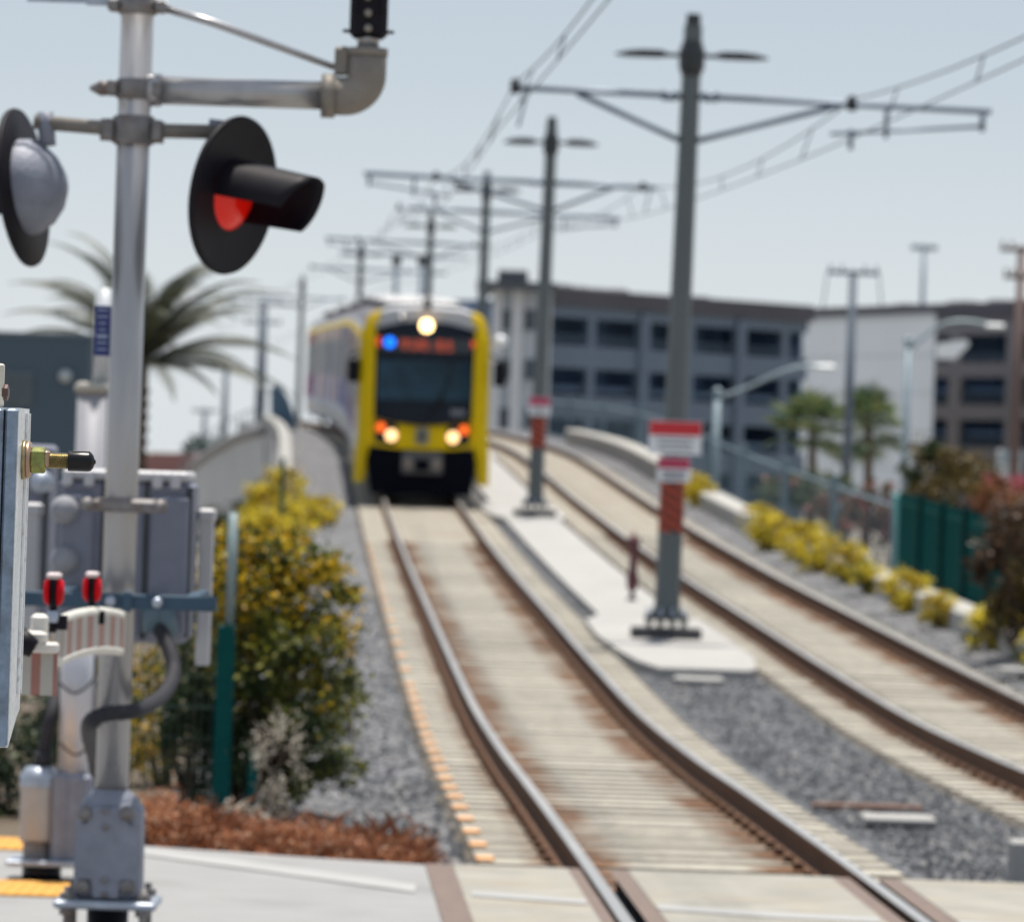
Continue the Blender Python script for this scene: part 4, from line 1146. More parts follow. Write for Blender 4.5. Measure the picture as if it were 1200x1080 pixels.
# ------------------------------------------------------------------ SECOND POST with junction pot
DP = 26.0
def Q(px, py, dd=0.0): return P(px, py, DP + dd)
xp = Q(88, 850).x
root = thing('gate_post', 'pale aluminium post with a small cylinder tank on its foot', 'post', (xp, DP, 0))
m = MB(); m.tube([(xp, DP, Q(88, 912).z), (xp, DP, Q(90, 700).z)], 0.082, 24); m.build('post_tube', mat('post_pale_aluminium', (0.50, 0.50, 0.54), 0.42, 0.35, 0.06, 5), root)
zf = Q(85, 1010).z; zs = Q(85, 905).z
m = MB(); m.box((xp + 0.0, DP, (zf + zs) / 2), (0.20, 0.20, zs - zf), 0, bevel=0.02); m.box((xp - 0.03, DP - .102, (zf + zs) / 2), (0.016, 0.012, zs - zf - .05)); m.box((xp + 0.045, DP - .102, (zf + zs) / 2), (0.016, 0.012, zs - zf - .05)); m.build('cast_foot', castm, root)
c = Q(45, 960); xt = c.x
m = MB(); m.lathe([(0.0, Q(45, 985).z), (0.092, Q(45, 985).z), (0.096, Q(45, 980).z), (0.096, Q(45, 915).z), (0.075, Q(45, 903).z), (0.03, Q(45, 897).z), (0.0001, Q(45, 897).z)], (xt, DP, 0), (0, 0, 1), 24); m.build('junction_tank', mat('tank_tan', (0.40, 0.36, 0.33), 0.45, 0.25, 0.1, 6), root)
m = MB(); m.lathe([(0.101, Q(45, 921).z), (0.101, Q(45, 908).z), (0.07, Q(45, 898).z), (0.0001, Q(45, 897).z + .004)], (xt, DP, 0), (0, 0, 1), 24); m.build('tank_cap', galv, root)
m = MB(); m.lathe([(0.075, zf + .01), (0.075, Q(45, 986).z)], (xt, DP, 0), (0, 0, 1), 16); m.build('tank_foot', clampm, root)
m = MB(); m.box(((xt + xp) / 2 + 0.0, DP, zf), (0.46, 0.36, 0.03), 0, bevel=0.008); m.build('foot_flange', galv, root)
m = MB(); m.tube([((xt + xp) / 2 - .06, DP, 0), ((xt + xp) / 2 - .06, DP, zf - 0.012)], 0.10, 16); m.build('foot_shadow_sleeve', rubber, root)  # black leg that also holds the shadow under the flange
m = MB(); m.tube(smooth_path([Q(50, 897), Q(53, 870), Q(60, 840), Q(66, 815, .1), Q(70, 790, .2)]), 0.034, 12); m.tube([Q(50, 897), Q(50.5, 880)], 0.045, 12); m.build('cable_conduit', hose, root)
m = MB(); m.tube(smooth_path([Q(70, 800, -.1), Q(88, 812, -.12), Q(110, 795, -.1), Q(112, 770, -.1)]), 0.006, 6); m.tube(smooth_path([Q(70, 870, -.1), Q(88, 884, -.12), Q(106, 874, -.1)]), 0.006, 6); m.build('thin_cable', hose, root)

# ------------------------------------------------------------------ GATE ARM with red lamps, foreshortened
nodes_ = [(141, 722, 20.2), (128, 719, 19.7), (112, 718, 19.2), (95, 720, 18.7), (80, 724, 18.2), (69, 729, 17.9)]
pts = smooth_path([P(*n) for n in nodes_], 5)
root = thing('crossing_gate_arm', 'red and white striped gate arm carrying two red lamps', 'gate arm', P(95, 765, 18.4))
hh = 0.132; tt = 0.03
m = MB(); vs = []
for p in pts: vs += [p + Vector((-tt / 2, 0, 0)), p + Vector((tt / 2, 0, 0)), p + Vector((tt / 2, 0, -hh)), p + Vector((-tt / 2, 0, -hh))]
k = 0
for i in range(len(pts) - 1):
    mi = 0 if (i // 2) % 2 == 0 else 1
    for j in range(4):
        jj = (j + 1) % 4; m.add([], []); m.f.append([i*4 + j, i*4 + 4 + j, i*4 + 4 + jj, i*4 + jj]); m.m.append(mi); m.sm.append(False)
m.v = [tuple(v) for v in vs]; m.f.append([0, 1, 2, 3]); m.m.append(1); m.sm.append(False); m.f.append([len(vs) - 1, len(vs) - 2, len(vs) - 3, len(vs) - 4]); m.m.append(1); m.sm.append(False)
m.build('arm_beam', [stripe_r, stripe_w], root)
m = MB(); m.tube([p + Vector((0, 0, 0.004)) for p in pts], 0.019, 8); m.tube([p + Vector((0, 0, -hh - 0.004)) for p in pts], 0.019, 8); e = P(140, 738, 20.25)
m.box(pts[0] + Vector((0, 0.02, -hh / 2)), (0.035, 0.02, hh + .04)); m.build('arm_rim', mat('arm_rim_white', (0.62, 0.60, 0.54), 0.5), root)
# wide end plate, facing the camera
ca, cb2 = P(22, 760, 16.4), P(66, 815, 16.4)
w_ = (cb2.x - ca.x); 
m = MB()
for i, mi in enumerate((1, 0, 1, 1, 0)):
    ww = w_ * (0.34, 0.24, 0.22, 0.10, 0.10)[i]; xx = ca.x + w_ * (0.0, .34, .58, .80, .90)[i] + ww / 2
    m.box((xx, 16.4, (ca.z + cb2.z) / 2), (ww, 0.02, ca.z - cb2.z), mi)
m.build('arm_end_plate', [stripe_r, stripe_w], root)
m = MB(); m.box((ca.x + w_ / 2, 16.38, ca.z + 0.008), (w_ + .01, 0.05, 0.035), 0, bevel=0.008); c = P(46, 737, 16.4); m.box((c.x, 16.4, c.z), (0.055, 0.06, 0.10), 0, bevel=0.012)
c = P(38, 746, 16.4); m.box((c.x, 16.38, c.z), (0.10, 0.06, 0.045), 0, bevel=0.012); m.build('arm_bracket', mat('arm_white_fitting', (0.66, 0.62, 0.57), 0.45), root)
m = MB(); a, b_ = P(20, 748, 16.3), P(40, 760, 16.3); m.tube([a, b_], [0.045, 0.03], 10); m.build('arm_counterweight', blackm, root)
for (px, py, d) in ((63, 693, 17.6), (108, 690, 19.2)):
    c = P(px, py, d)
    m = MB(); m.box(c, (0.026, 0.07, 0.115), 0, bevel=0.008); m.tube([c + Vector((0, 0, -.05)), c + Vector((0, 0, -.14))], 0.014, 8); m.box(c + Vector((0.03, 0, -.105)), (0.04, 0.04, 0.05)); lb = m.build('arm_lamp', blackm, root)
    m = MB()
    for sx in (-1, 1): m.lathe([(0.050, 0.013), (0.048, 0.022), (0.036, 0.033), (0.0001, 0.038)], c, (sx, 0, 0), 20)
    m.build('lamp_lens', redlamp, lb)
    m = MB(); m.box(c + Vector((0, 0, 0.055)), (0.05, 0.085, 0.022), 0, bevel=0.008); m.build('lamp_highlight', mat('lamp_highlight_pale', (0.62, 0.52, 0.52), 0.3), lb)  # pale block shapes the white highlight on top of the lamp
    m = MB(); m.lathe([(0.02, -.02), (0.024, 0.0), (0.014, 0.02)], c + Vector((0, -.02, -.085)), (0, 0, 1), 10); m.build('lamp_ferrule', galv, lb)

# ------------------------------------------------------------------ ZINC BOX IN FOCUS
DB = 11.2; KB = DB / 9.4
def B(px, py, dd=0.0): return P(px, py, DB + dd)
xr = B(22.3, 478).x; zt_, zb_ = B(25, 478).z, B(20, 876).z
root = thing('control_box', 'galvanised control box in sharp focus with a capped bolt in its side', 'control box', (xr - 0.28 * KB, DB + .1 * KB, 0))
wB = 0.56 * KB
m = MB()
# shell: side wall with a cut-off lower corner
dep = 0.205 * KB
side = [(0.0, zb_), (0.0, zt_), (dep, zt_), (dep, zb_ + 0.060 * KB), (dep * 0.75, zb_ + 0.050 * KB)]
n = len(side)
vs = [(xr, DB + y, z) for y, z in side] + [(xr - wB, DB + y, z) for y, z in side]
m.add(vs, [tuple(range(n)), tuple(range(2*n - 1, n - 1, -1))] + [(i, (i + 1) % n, n + (i + 1) % n, n + i) for i in range(n)])
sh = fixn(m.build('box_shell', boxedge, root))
# rolled flange strip along the back edge of the side wall
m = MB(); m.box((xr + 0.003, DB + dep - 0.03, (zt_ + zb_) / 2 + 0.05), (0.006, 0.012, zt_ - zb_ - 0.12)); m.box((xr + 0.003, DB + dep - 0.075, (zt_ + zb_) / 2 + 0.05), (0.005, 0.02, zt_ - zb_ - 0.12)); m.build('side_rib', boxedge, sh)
xg = B(6.4, 478).x
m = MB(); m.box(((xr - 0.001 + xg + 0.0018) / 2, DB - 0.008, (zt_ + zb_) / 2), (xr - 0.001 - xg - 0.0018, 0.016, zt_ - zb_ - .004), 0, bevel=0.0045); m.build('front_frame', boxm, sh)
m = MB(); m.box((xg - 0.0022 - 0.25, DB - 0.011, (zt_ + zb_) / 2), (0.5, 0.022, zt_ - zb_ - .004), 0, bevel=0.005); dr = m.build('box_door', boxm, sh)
m = MB(); m.box((xg, DB - 0.002, (zt_ + zb_) / 2), (0.01, 0.004, zt_ - zb_ - .01)); m.build('door_seal', rubber, sh)
m = MB(); m.tube([(xr - 0.3, DB + 0.1, 0), (xr - 0.3, DB + 0.1, zb_ + .005)], 0.05, 16); m.box((xr - 0.3, DB + .1, .01), (0.2, 0.2, .02)); m.build('support_post', galv, root)
# bolt through the side wall
zb2 = B(40, 539).z; yb = DB + 0.10 * KB
def bx(px): return P(px, 539, yb).x
m = MB()
m.lathe([(0.0, bx(26.5)), (0.037 * KB, bx(26.5)), (0.037 * KB, bx(31)), (0.030 * KB, bx(31.2)), (0.030 * KB, bx(33.2)), (0.0, bx(33.2))], (0, yb, zb2), (1, 0, 0), 32)
bo = m.build('side_bolt', brass, root)
m = MB(); m.lathe([(0.0, bx(31)), (0.0335 * KB, bx(31)), (0.0345 * KB, bx(33)), (0.0325 * KB, bx(36.2)), (0.0, bx(36.2))], (0, yb, zb2), (1, 0, 0), 32); m.build('washer', mat('pink_washer', (0.42, 0.27, 0.20), 0.4, 0.6), bo)
m = MB()
hexr = 0.0248 * KB
hv = []
for x, r_ in ((bx(36.4), hexr * .93), (bx(37.8), hexr), (bx(52.0), hexr), (bx(53.6), hexr * .92)):
    for k in range(6):
        a = R(38) + k * PI / 3; hv.append((x, yb - r_ * math.cos(a), zb2 + r_ * math.sin(a)))
fs = [(i*6 + k, i*6 + (k + 1) % 6, i*6 + 6 + (k + 1) % 6, i*6 + 6 + k) for i in range(3) for k in range(6)] + [tuple(range(5, -1, -1)), tuple(range(18, 24))]
m.add(hv, fs); fixn(m.build('hex_nut', brassg, bo))
m = MB(); m.box((bx(55.2), yb, zb2 + 0.004), (0.012, 0.047, 0.036), 0, bevel=0.004); m.build('locking_tab', mat('pink_washer', (0.42, 0.27, 0.20), 0.4, 0.6), bo)
prof = []
x = bx(52); e = bx(83); pit = 0.0031 * KB
i = 0
while x < e:
    prof += [(0.0136 * KB, x), (0.0154 * KB, x + pit * 0.5)]; x += pit
m = MB(); m.lathe(prof, (0, yb, zb2), (1, 0, 0), 28, smooth=False); m.build('thread', brass, bo)
m = MB(); m.lathe([(0.0150 * KB, bx(80)), (0.0182 * KB, bx(80.2)), (0.0186 * KB, bx(81)), (0.0184 * KB, bx(104)), (0.0170 * KB, bx(106.8)), (0.0120 * KB, bx(109.5)), (0.0045 * KB, bx(111)), (0.0035 * KB, bx(112.2)), (0.0001, bx(112.4))], (0, yb, zb2), (1, 0, 0), 32)
m.box((bx(95), yb - 0.004, zb2 + 0.0182 * KB), (0.040, 0.007, 0.0026), 0, bevel=0.001); m.build('rubber_cap', rubber, bo)
# beige plate above with its own bolt
x2 = B(4.6, 450, .05).x; za, zb3 = B(2, 426, .05).z, B(2, 477, .05).z
root2 = thing('mounting_plate', 'beige upright plate with a bolt, standing on the zinc control box', 'plate', (x2 - 0.15, DB + .05, zb3))
m = MB(); m.box((x2 - 0.15, DB + 0.05, (za + zb3) / 2), (0.30, 0.03, za - zb3), 0, bevel=0.004); m.build('plate_body', beige, root2)
m = MB(); c = B(7, 460, .05); m.lathe([(0.0, 0.0), (0.0167, 0.0), (0.018, 0.005), (0.018, 0.011), (0.012, 0.0137), (0.0, 0.0143)], (x2 - 0.002, DB + .05, c.z), (1, 0, 0), 6, smooth=False); m.build('plate_bolt', mat('dark_bolt', (0.10, 0.06, 0.055), 0.3, 0.6), root2)

# ------------------------------------------------------------------ VEGETATION
yg = leafmat('leaf_yellow_green', [(0.0, (0.012, 0.020, 0.004)), (0.30, (0.08, 0.10, 0.010)), (0.5, (0.28, 0.21, 0.010)), (0.8, (0.60, 0.34, 0.008)), (1.0, (0.66, 0.55, 0.06))], trans=0.45)
flower = leafmat('leaf_flower_yellow', [(0.0, (0.10, 0.12, 0.01)), (0.2, (0.42, 0.36, 0.012)), (0.6, (0.80, 0.62, 0.03)), (1.0, (0.90, 0.78, 0.16))], trans=0.5)
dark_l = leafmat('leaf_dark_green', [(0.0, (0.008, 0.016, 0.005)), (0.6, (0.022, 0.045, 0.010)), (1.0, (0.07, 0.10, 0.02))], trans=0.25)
olive = leafmat('leaf_olive_brown', [(0.0, (0.030, 0.022, 0.006)), (0.5, (0.085, 0.062, 0.012)), (1.0, (0.20, 0.13, 0.025))], trans=0.25)
redbr = leafmat('leaf_red_brown', [(0.0, (0.022, 0.013, 0.008)), (0.6, (0.062, 0.036, 0.020)), (1.0, (0.15, 0.085, 0.045))], trans=0.25)
redfl = leafmat('leaf_red_flowers', [(0.0, (0.03, 0.05, 0.015)), (0.5, (0.11, 0.085, 0.03)), (0.75, (0.26, 0.08, 0.05)), (1.0, (0.42, 0.08, 0.09))], trans=0.25)
palm_l = leafmat('palm_leaf', [(0.0, (0.03, 0.07, 0.035)), (0.6, (0.09, 0.14, 0.06)), (1.0, (0.30, 0.30, 0.10))], trans=0.3)
drygrass = leafmat('dry_red_grass', [(0.0, (0.16, 0.055, 0.028)), (0.45, (0.36, 0.13, 0.055)), (0.8, (0.50, 0.22, 0.10)), (1.0, (0.60, 0.40, 0.26))], trans=0.4)
palegr = leafmat('pale_seed_heads', [(0.0, (0.30, 0.26, 0.20)), (1.0, (0.62, 0.58, 0.50))], trans=0.3)
bluetree = leafmat('far_tree_leaf', [(0.0, (0.035, 0.06, 0.055)), (1.0, (0.10, 0.14, 0.12))], trans=0.2)

def leaf(mb, p, s, r_, mi=0, droop=0.0):
    a = r_.uniform(0, 6.28); t = r_.uniform(-0.9, 1.1)
    d = Vector((math.cos(a) * math.cos(t), math.sin(a) * math.cos(t), math.sin(t) - droop)).normalized()
    w = d.cross(Vector((r_.gauss(0, 1), r_.gauss(0, 1), r_.gauss(0, 1)))).normalized()
    mb.add([p, p + d * s * 0.45 + w * s * 0.26, p + d * s, p + d * s * 0.45 - w * s * 0.26], [(0, 1, 2, 3)], mi)

def crown(mb, c, rad, n, size, r_, clumps=26, csize=0.36, mi=0, mi2=None, frac2=0.0, hollow=0.35):
    c = Vector(c); cs = []
    for k in range(clumps):
        while True:
            v = Vector((r_.uniform(-1, 1), r_.uniform(-1, 1), r_.uniform(-1, 1)))
            if hollow < v.length < 1: break
        cs.append((v, r_.uniform(0.55, 1.25), (mi2 if (mi2 is not None and r_.random() < frac2) else mi)))
    for i in range(n):
        v, s, m_ = r_.choice(cs)
        q = v + Vector((r_.gauss(0, 1), r_.gauss(0, 1), r_.gauss(0, 1))) * csize * 0.42 * s
        p = c + Vector((q.x * rad[0], q.y * rad[1], q.z * rad[2]))
        leaf(mb, p, size * r_.uniform(0.6, 1.3), r_, m_)
    return cs

def stems(mb, base, c, rad, r_, n=9, thick=0.02, cs=None):
    base = Vector(base); c = Vector(c)
    for k in range(n):
        if cs: v = r_.choice(cs)[0]; t = c + Vector((v.x * rad[0], v.y * rad[1], v.z * rad[2])) * 0.9
        else: t = c + Vector((r_.uniform(-.7, .7) * rad[0], r_.uniform(-.7, .7) * rad[1], r_.uniform(-.3, .7) * rad[2]))
        m_ = (base + t) / 2 + Vector((r_.uniform(-.1, .1) * rad[0], r_.uniform(-.1, .1) * rad[1], 0.05 * rad[2]))
        mb.tube([base + Vector((r_.uniform(-.05, .05), r_.uniform(-.05, .05), 0)), m_, t], [thick, thick * .7, thick * .25], 6)

def bush(name, label, base, c, rad, n, size, mats, seed, cat='shrub', group=None, clumps=26, csize=0.36, mi2=None, frac2=0.0, thick=0.02, hollow=0.35):
    r_ = random.Random(seed)
    root = thing(name, label, cat, base, group)
    m = MB(); cs = crown(m, c, rad, n, size, r_, clumps, csize, 0, mi2, frac2, hollow); m.build('foliage', mats, root)
    m = MB(); stems(m, base, c, rad, r_, 10, thick, cs); m.build('branches', trunkm, root)
    return root

# big bush between the teal post and the track
bp_ = P(335, 925, 34.0)
gl = lambda d, o: gz(d) - 0.14
root = thing('large_bush', 'big yellow green bush growing beside the teal post and the gravel shoulder', 'bush', (P(330, 930, 33.6).x, 33.6, gz(33.6) - 0.14))
r_ = random.Random(11)
m = MB()
cs1 = crown(m, P(318, 705, 33.8), (0.56, 0.55, 0.42), 6400, 0.060, r_, 46, 0.34, 1, 0, 0.18)
crown(m, P(316, 662, 33.9), (0.42, 0.5, 0.25), 3000, 0.06, r_, 30, 0.36, 1, 0, 0.1)
cs2 = crown(m, P(335, 790, 33.6), (0.47, 0.6, 0.50), 5600, 0.055, r_, 40, 0.34, 0, 2, 0.5)
cs3 = crown(m, P(330, 880, 33.4), (0.38, 0.5, 0.36), 3200, 0.05, r_, 30, 0.36, 2, 0, 0.3)  # lower crown in darker leaves, its shade put into leaf colour
crown(m, P(270, 740, 34.4), (0.22, 0.4, 0.60), 2500, 0.05, r_, 26, 0.4, 0, 1, 0.3)
crown(m, P(385, 800, 33.4), (0.22, 0.3, 0.48), 1300, 0.05, r_, 24, 0.5, 0, 1, 0.2)
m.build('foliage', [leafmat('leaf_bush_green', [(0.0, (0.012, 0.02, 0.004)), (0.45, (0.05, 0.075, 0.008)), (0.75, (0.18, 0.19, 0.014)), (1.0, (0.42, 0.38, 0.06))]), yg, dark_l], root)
m = MB()
bb_ = Vector((P(330, 930, 33.6).x, 33.6, gz(33.6) - 0.16))
stems(m, bb_, P(335, 790, 33.6), (0.47, 0.6, 0.50), r_, 14, 0.022, cs2); stems(m, bb_, P(322, 680, 33.8), (0.5, 0.55, 0.4), r_, 10, 0.022, cs1)
m.build('branches', trunkm, root)
# dark hedge behind the fence at far left and greens behind the mesh
def ghedge(label, px, py, d, rad, n, size, mats, seed, cat='shrub', name='hedge_shrub', **k):
    c = P(px, py, d); b = Vector((c.x, d, -0.5))
    return bush(name, label, b, c, rad, n, size, mats, seed, cat, **k)
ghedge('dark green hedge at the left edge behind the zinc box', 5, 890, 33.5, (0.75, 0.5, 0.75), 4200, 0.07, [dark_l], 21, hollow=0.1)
ghedge('yellow green shrub seen through the wire mesh fence', 200, 800, 36.5, (0.42, 0.5, 0.72), 2400, 0.06, [yg, leafmat('leaf_bush_green', [])], 22, mi2=1, frac2=0.6)
ghedge('dark shrub added for the black shade between the teal post and the wire mesh', 228, 850, 33.7, (0.20, 0.3, 0.55), 2200, 0.06, [dark_l], 26, hollow=0.1)  # dark leaves fill in for the shade beside the post
ghedge('dark shrub added for the black shade under the big yellow green bush', 290, 850, 34.2, (0.36, 0.3, 0.55), 3000, 0.06, [dark_l], 27, hollow=0.1)  # dark foliage added where the bush is only in shade
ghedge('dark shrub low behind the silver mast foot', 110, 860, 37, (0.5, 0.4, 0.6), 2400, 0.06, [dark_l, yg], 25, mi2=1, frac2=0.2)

# dry red grass along the sidewalk edge
mb = MB(); r_ = random.Random(31)
def blade(p, h, w, r_, mi=0):
    a = r_.uniform(0, 6.28); ln = r_.uniform(0.1, 0.9)
    d = Vector((math.cos(a) * ln, math.sin(a) * ln, 1)); s = Vector((math.sin(a), -math.cos(a), 0)) * w
    q = p + d * h * 0.55; t = p + d * h + Vector((math.cos(a), math.sin(a), -0.5)) * h * 0.25
    mb.add([p - s, p + s, q + s * .7, t, q - s * .7], [(0, 1, 2, 3, 4)], mi)
for k in range(64):
    px = r_.uniform(172, 478); x = P(px, 990, 29.4).x
    d0 = 28.75 - (x + 2.0) * 0.42
    d = d0 + abs(r_.gauss(0, 0.9)) * (1.0 if px < 330 else 0.75)
    hh_ = r_.uniform(0.07, 0.15) * (1.6 if px < 245 else (1.0 if px < 430 else 0.7))
    crown(mb, (x, d, -0.12 + hh_ * 0.5), (r_.uniform(0.12, 0.24), 0.22, hh_), 620, 0.030, r_, 14, 0.5, 0, None, 0, 0.05)
for k in range(5000):
    px = r_.uniform(168, 488); x = P(px, 990, 29.4).x
    d = 28.75 - (x + 2.0) * 0.42 + abs(r_.gauss(0, 1.0))
    blade(Vector((x, d, -0.15)), r_.uniform(0.06, 0.24) * (1.4 if px < 240 else 1), 0.0012, r_)
for k in range(10):
    x = P(r_.uniform(190, 470), 990, 29.6).x
    crown(mb, (x, 29.2 - (x + 2.0) * 0.3 + r_.uniform(0, 1), -0.06), (0.07, 0.07, 0.06), 60, 0.03, r_, 8, 0.6, 1)
o = mb.build('dry_grass', [drygrass, palegr], origin=(-1, 30, -0.1)); o['kind'] = 'stuff'; o['label'] = 'dry reddish grass along the sidewalk edge'
root = bush('dry_weed', 'pale bleached weed standing among the red grass', P(295, 975, 30.6), P(325, 900, 30.8), (0.15, 0.12, 0.36), 1000, 0.026, [palegr], 33, 'weed', clumps=22, csize=0.4, thick=0.006)
bush('dry_weed', 'low pale weed in the red grass left of the bleached one', P(262, 985, 30.2), P(285, 960, 30.3), (0.16, 0.1, 0.10), 260, 0.04, [palegr], 34, 'weed', clumps=16, thick=0.005)
bush('green_weed', 'small green weed sprouting in the left gravel shoulder', on(44, -1.15, -0.16), on(44, -1.15, 0.10), (0.16, 0.2, 0.28), 300, 0.05, [leafmat('leaf_bush_green', [])], 35, 'weed', clumps=14, thick=0.006)
bush('green_weed', 'green weed tuft below the bush at the gravel edge', on(37, -1.3, -0.16), on(37, -1.3, 0.02), (0.2, 0.2, 0.2), 320, 0.05, [leafmat('leaf_bush_green', [])], 36, 'weed', clumps=14, thick=0.006)

ghedge('dark brown shrub added for the darkness below the curved wall', 275, 605, 104, (0.95, 0.6, 0.42), 1500, 0.10, [olive, dark_l], 28, mi2=1, frac2=0.6, hollow=0.1)  # shrub added to give the dark underside of the wall
# prototypes for the yellow shrubs along both sides
def shrub_proto(seed, mats, fr):
    r_ = random.Random(seed)
    root = thing('yellow_shrub', 'x', 'shrub', (0, 0, 0))
    m = MB(); cs = crown(m, (0, 0, 0.34), (0.46, 0.46, 0.36), 2800, 0.075, r_, 34, 0.4, 0, 1, fr, 0.2); m.build('foliage', mats, root)
    m = MB(); stems(m, (0, 0, 0), (0, 0, 0.34), (0.42, 0.42, 0.34), r_, 8, 0.015, cs); m.build('branches', trunkm, root)
    return root
protoY = [shrub_proto(41, [flower, yg], 0.25), shrub_proto(42, [flower, yg], 0.45), shrub_proto(43, [flower, dark_l], 0.45)]
used = set()
def place_shrub(d, o_, s, k, label, group, z=-0.12):
    src = protoY[k]
    if k in used: o = copy_tree(src)
    else: o = src; used.add(k)
    f_ = 0.76 if o_ > 0 else 1.0
    s = (s[0] * f_, s[1] * f_)
    o.location = on(d, o_, z); o.scale = (s[0], s[0], s[1]) if isinstance(s, tuple) else (s, s, s)
    o.rotation_euler = (0, 0, rng.uniform(0, 6.28)); o['label'] = label; o['group'] = group
    return o
# right-hand row along the white kerb (offset from the right rail 5.555)
ro = 5.555
row = [(58.6, 1.35, (0.95, 0.9), 2), (61.8, 1.15, (1.0, 1.0), 2), (66.4, 1.10, (0.8, 0.8), 1), (70.4, 1.12, (0.95, 1.0), 1), (75.2, 1.10, (0.8, 0.85), 2), (78.4, 1.18, (1.0, 1.1), 1), (82.0, 1.05, (1.05, 1.1), 0), (85.6, 1.15, (1.2, 1.2), 0), (89.4, 1.05, (1.1, 1.15), 0), (93.0, 1.25, (1.0, 1.0), 0), (97.0, 1.45, (0.9, 0.95), 0), (108, 1.10, (1.1, 1.1), 0), (112, 1.30, (1.0, 1.0), 1)]
lbl = ['dark yellow green shrub at the foot of the red brown bush', 'green shrub with yellow top, nearest of the row below the red brown bush', 'small yellow green shrub low against the pale kerb', 'round green shrub below the teal fence end post', 'dark leafed yellow shrub in front of the teal fence corner', 'yellow green shrub beside the leaning teal post', 'bright yellow shrub under the red flowering shrubs', 'tall bright yellow shrub in the middle of the right row', 'yellow shrub behind the tallest yellow one in the row', 'yellow shrub overhanging the long white kerb', 'small yellow shrub topping the long white kerb', 'yellow shrub just right of the nearest pole sign', 'pale yellow shrub half behind the nearest pole sign']
for (d, o_, s, k), lb in zip(row, lbl): place_shrub(d, ro + o_, s, k, lb, 'yellow shrubs along the right kerb')
# left yellow flowers, by the shoulder near the train
lrow = [(93, -1.42, (1.05, 0.75), 0, 'low spreading patch of yellow flowers on the gravel left of the train'), (98, -2.0, (0.9, 1.25), 0, 'farthest yellow flowering shrub, under the pale parapet'), (90, -2.3, (0.9, 1.2), 0, 'yellow shrub just left of the thin teal post'), (87, -1.78, (0.85, 0.9), 0, 'small yellow shrub at the foot of the thin teal post'), (82, -2.2, (0.9, 0.9), 1, 'yellow green shrub just above the big bush')]
for d, o_, s, k, lb in lrow: place_shrub(d, o_, s, k, lb, 'yellow shrubs along the left fence')

def at_ground(px, py, d, zg=-0.9): return Vector((P(px, py, d).x, d, zg))
def pbush(px, py, d, rpx, rpz, n, size, mats, seed, label, name='tall_bush', **k):
    s = F / d; c = P(px, py, d); rad = (rpx / s, rpx / s * 1.0, rpz / s)
    base = Vector((c.x, d, c.z - rad[2] * 0.95))
    g0 = gz(d) - 0.12 if abs(c.x - (rx(d) + 7)) < 1.2 else -0.9
    base.z = min(base.z, g0)
    return bush(name, label, base, c, rad, n, size, mats, seed, **k)
pbush(1196, 668, 60, 52, 92, 4200, 0.10, [redbr, olive], 51, 'tall dark red brown bush at the right edge', mi2=1, frac2=0.25, clumps=40)
pbush(1108, 560, 88, 46, 46, 2600, 0.12, [olive, dark_l], 52, 'round olive brown bush rising behind the teal fence', mi2=1, frac2=0.3, clumps=34)
pbush(1170, 590, 92, 42, 32, 1500, 0.12, [leafmat('leaf_rust_orange', [(0.0, (0.06, 0.03, 0.012)), (0.6, (0.22, 0.085, 0.03)), (1.0, (0.36, 0.15, 0.07))])], 53, 'rust orange shrub between the olive bush and the right edge')
pbush(945, 575, 125, 55, 22, 1800, 0.16, [leafmat('leaf_mid_green', [(0.0, (0.02, 0.04, 0.012)), (0.6, (0.06, 0.09, 0.02)), (1.0, (0.17, 0.17, 0.03))]), redfl], 54, 'green shrub behind the pickets below the two palms', mi2=1, frac2=0.2)
pbush(985, 600, 105, 40, 26, 1500, 0.13, [redfl, olive], 55, 'red flowering shrub behind the picket fence', mi2=1, frac2=0.3)
pbush(1035, 600, 100, 30, 34, 1300, 0.13, [redfl], 56, 'taller red flowering shrub next to the teal fence end')
pbush(1180, 566, 130, 40, 12, 700, 0.14, [leafmat('leaf_pink', [(0.0, (0.20, 0.03, 0.05)), (1.0, (0.40, 0.08, 0.12))])], 57, 'pinkish red shrub at the foot of the brown garage')

# fan palms in front of the white stair tower
def fan_palm(px, py, d, label, seed, r=2.2, trunk_h=None):
    r_ = random.Random(seed); c = P(px, py, d)
    root = thing('fan_palm', label, 'palm tree', (c.x, d, -0.9), 'fan palms before the white tower')
    m = MB(); m.tube([(c.x, d, -0.9), (c.x + 0.05, d, c.z * .5), (c.x, d, c.z)], [0.26, 0.18, 0.16], 10); m.build('trunk', trunkm, root)
    m = MB()
    for k in range(34):
        t = r_.uniform(-0.8, 1.45); a = r_.uniform(0, 6.28)
        dr = Vector((math.cos(a) * math.cos(t), math.sin(a) * math.cos(t), math.sin(t)))
        L_ = r * r_.uniform(0.5, 0.8); hub = c + dr * L_
        up = Vector((0, 0, 1)); sd = dr.cross(up); sd = sd.normalized() if sd.length > 0.01 else Vector((1, 0, 0)); nn = sd.cross(dr)
        m.tube([c, hub], [0.03, 0.02], 4, caps=False)
        for j in range(15):
            b_ = R(-105) + R(210) * j / 14
            e = hub + (dr * math.cos(b_) + sd * math.sin(b_)) * r * 0.62 * r_.uniform(.8, 1.15) - Vector((0, 0, 0.12 * r))
            q = (hub + e) / 2 + Vector((0, 0, 0.06)); ww = (e - hub).cross(nn).normalized() * 0.036 * r
            m.add([hub, q + ww, e, q - ww], [(0, 1, 2, 3)])
    m.build('crown', palm_l, root)
fan_palm(952, 505, 210, 'left fan palm in front of the white stair tower', 61, 1.7)
fan_palm(1018, 502, 205, 'right fan palm in front of the white stair tower', 62, 1.6)

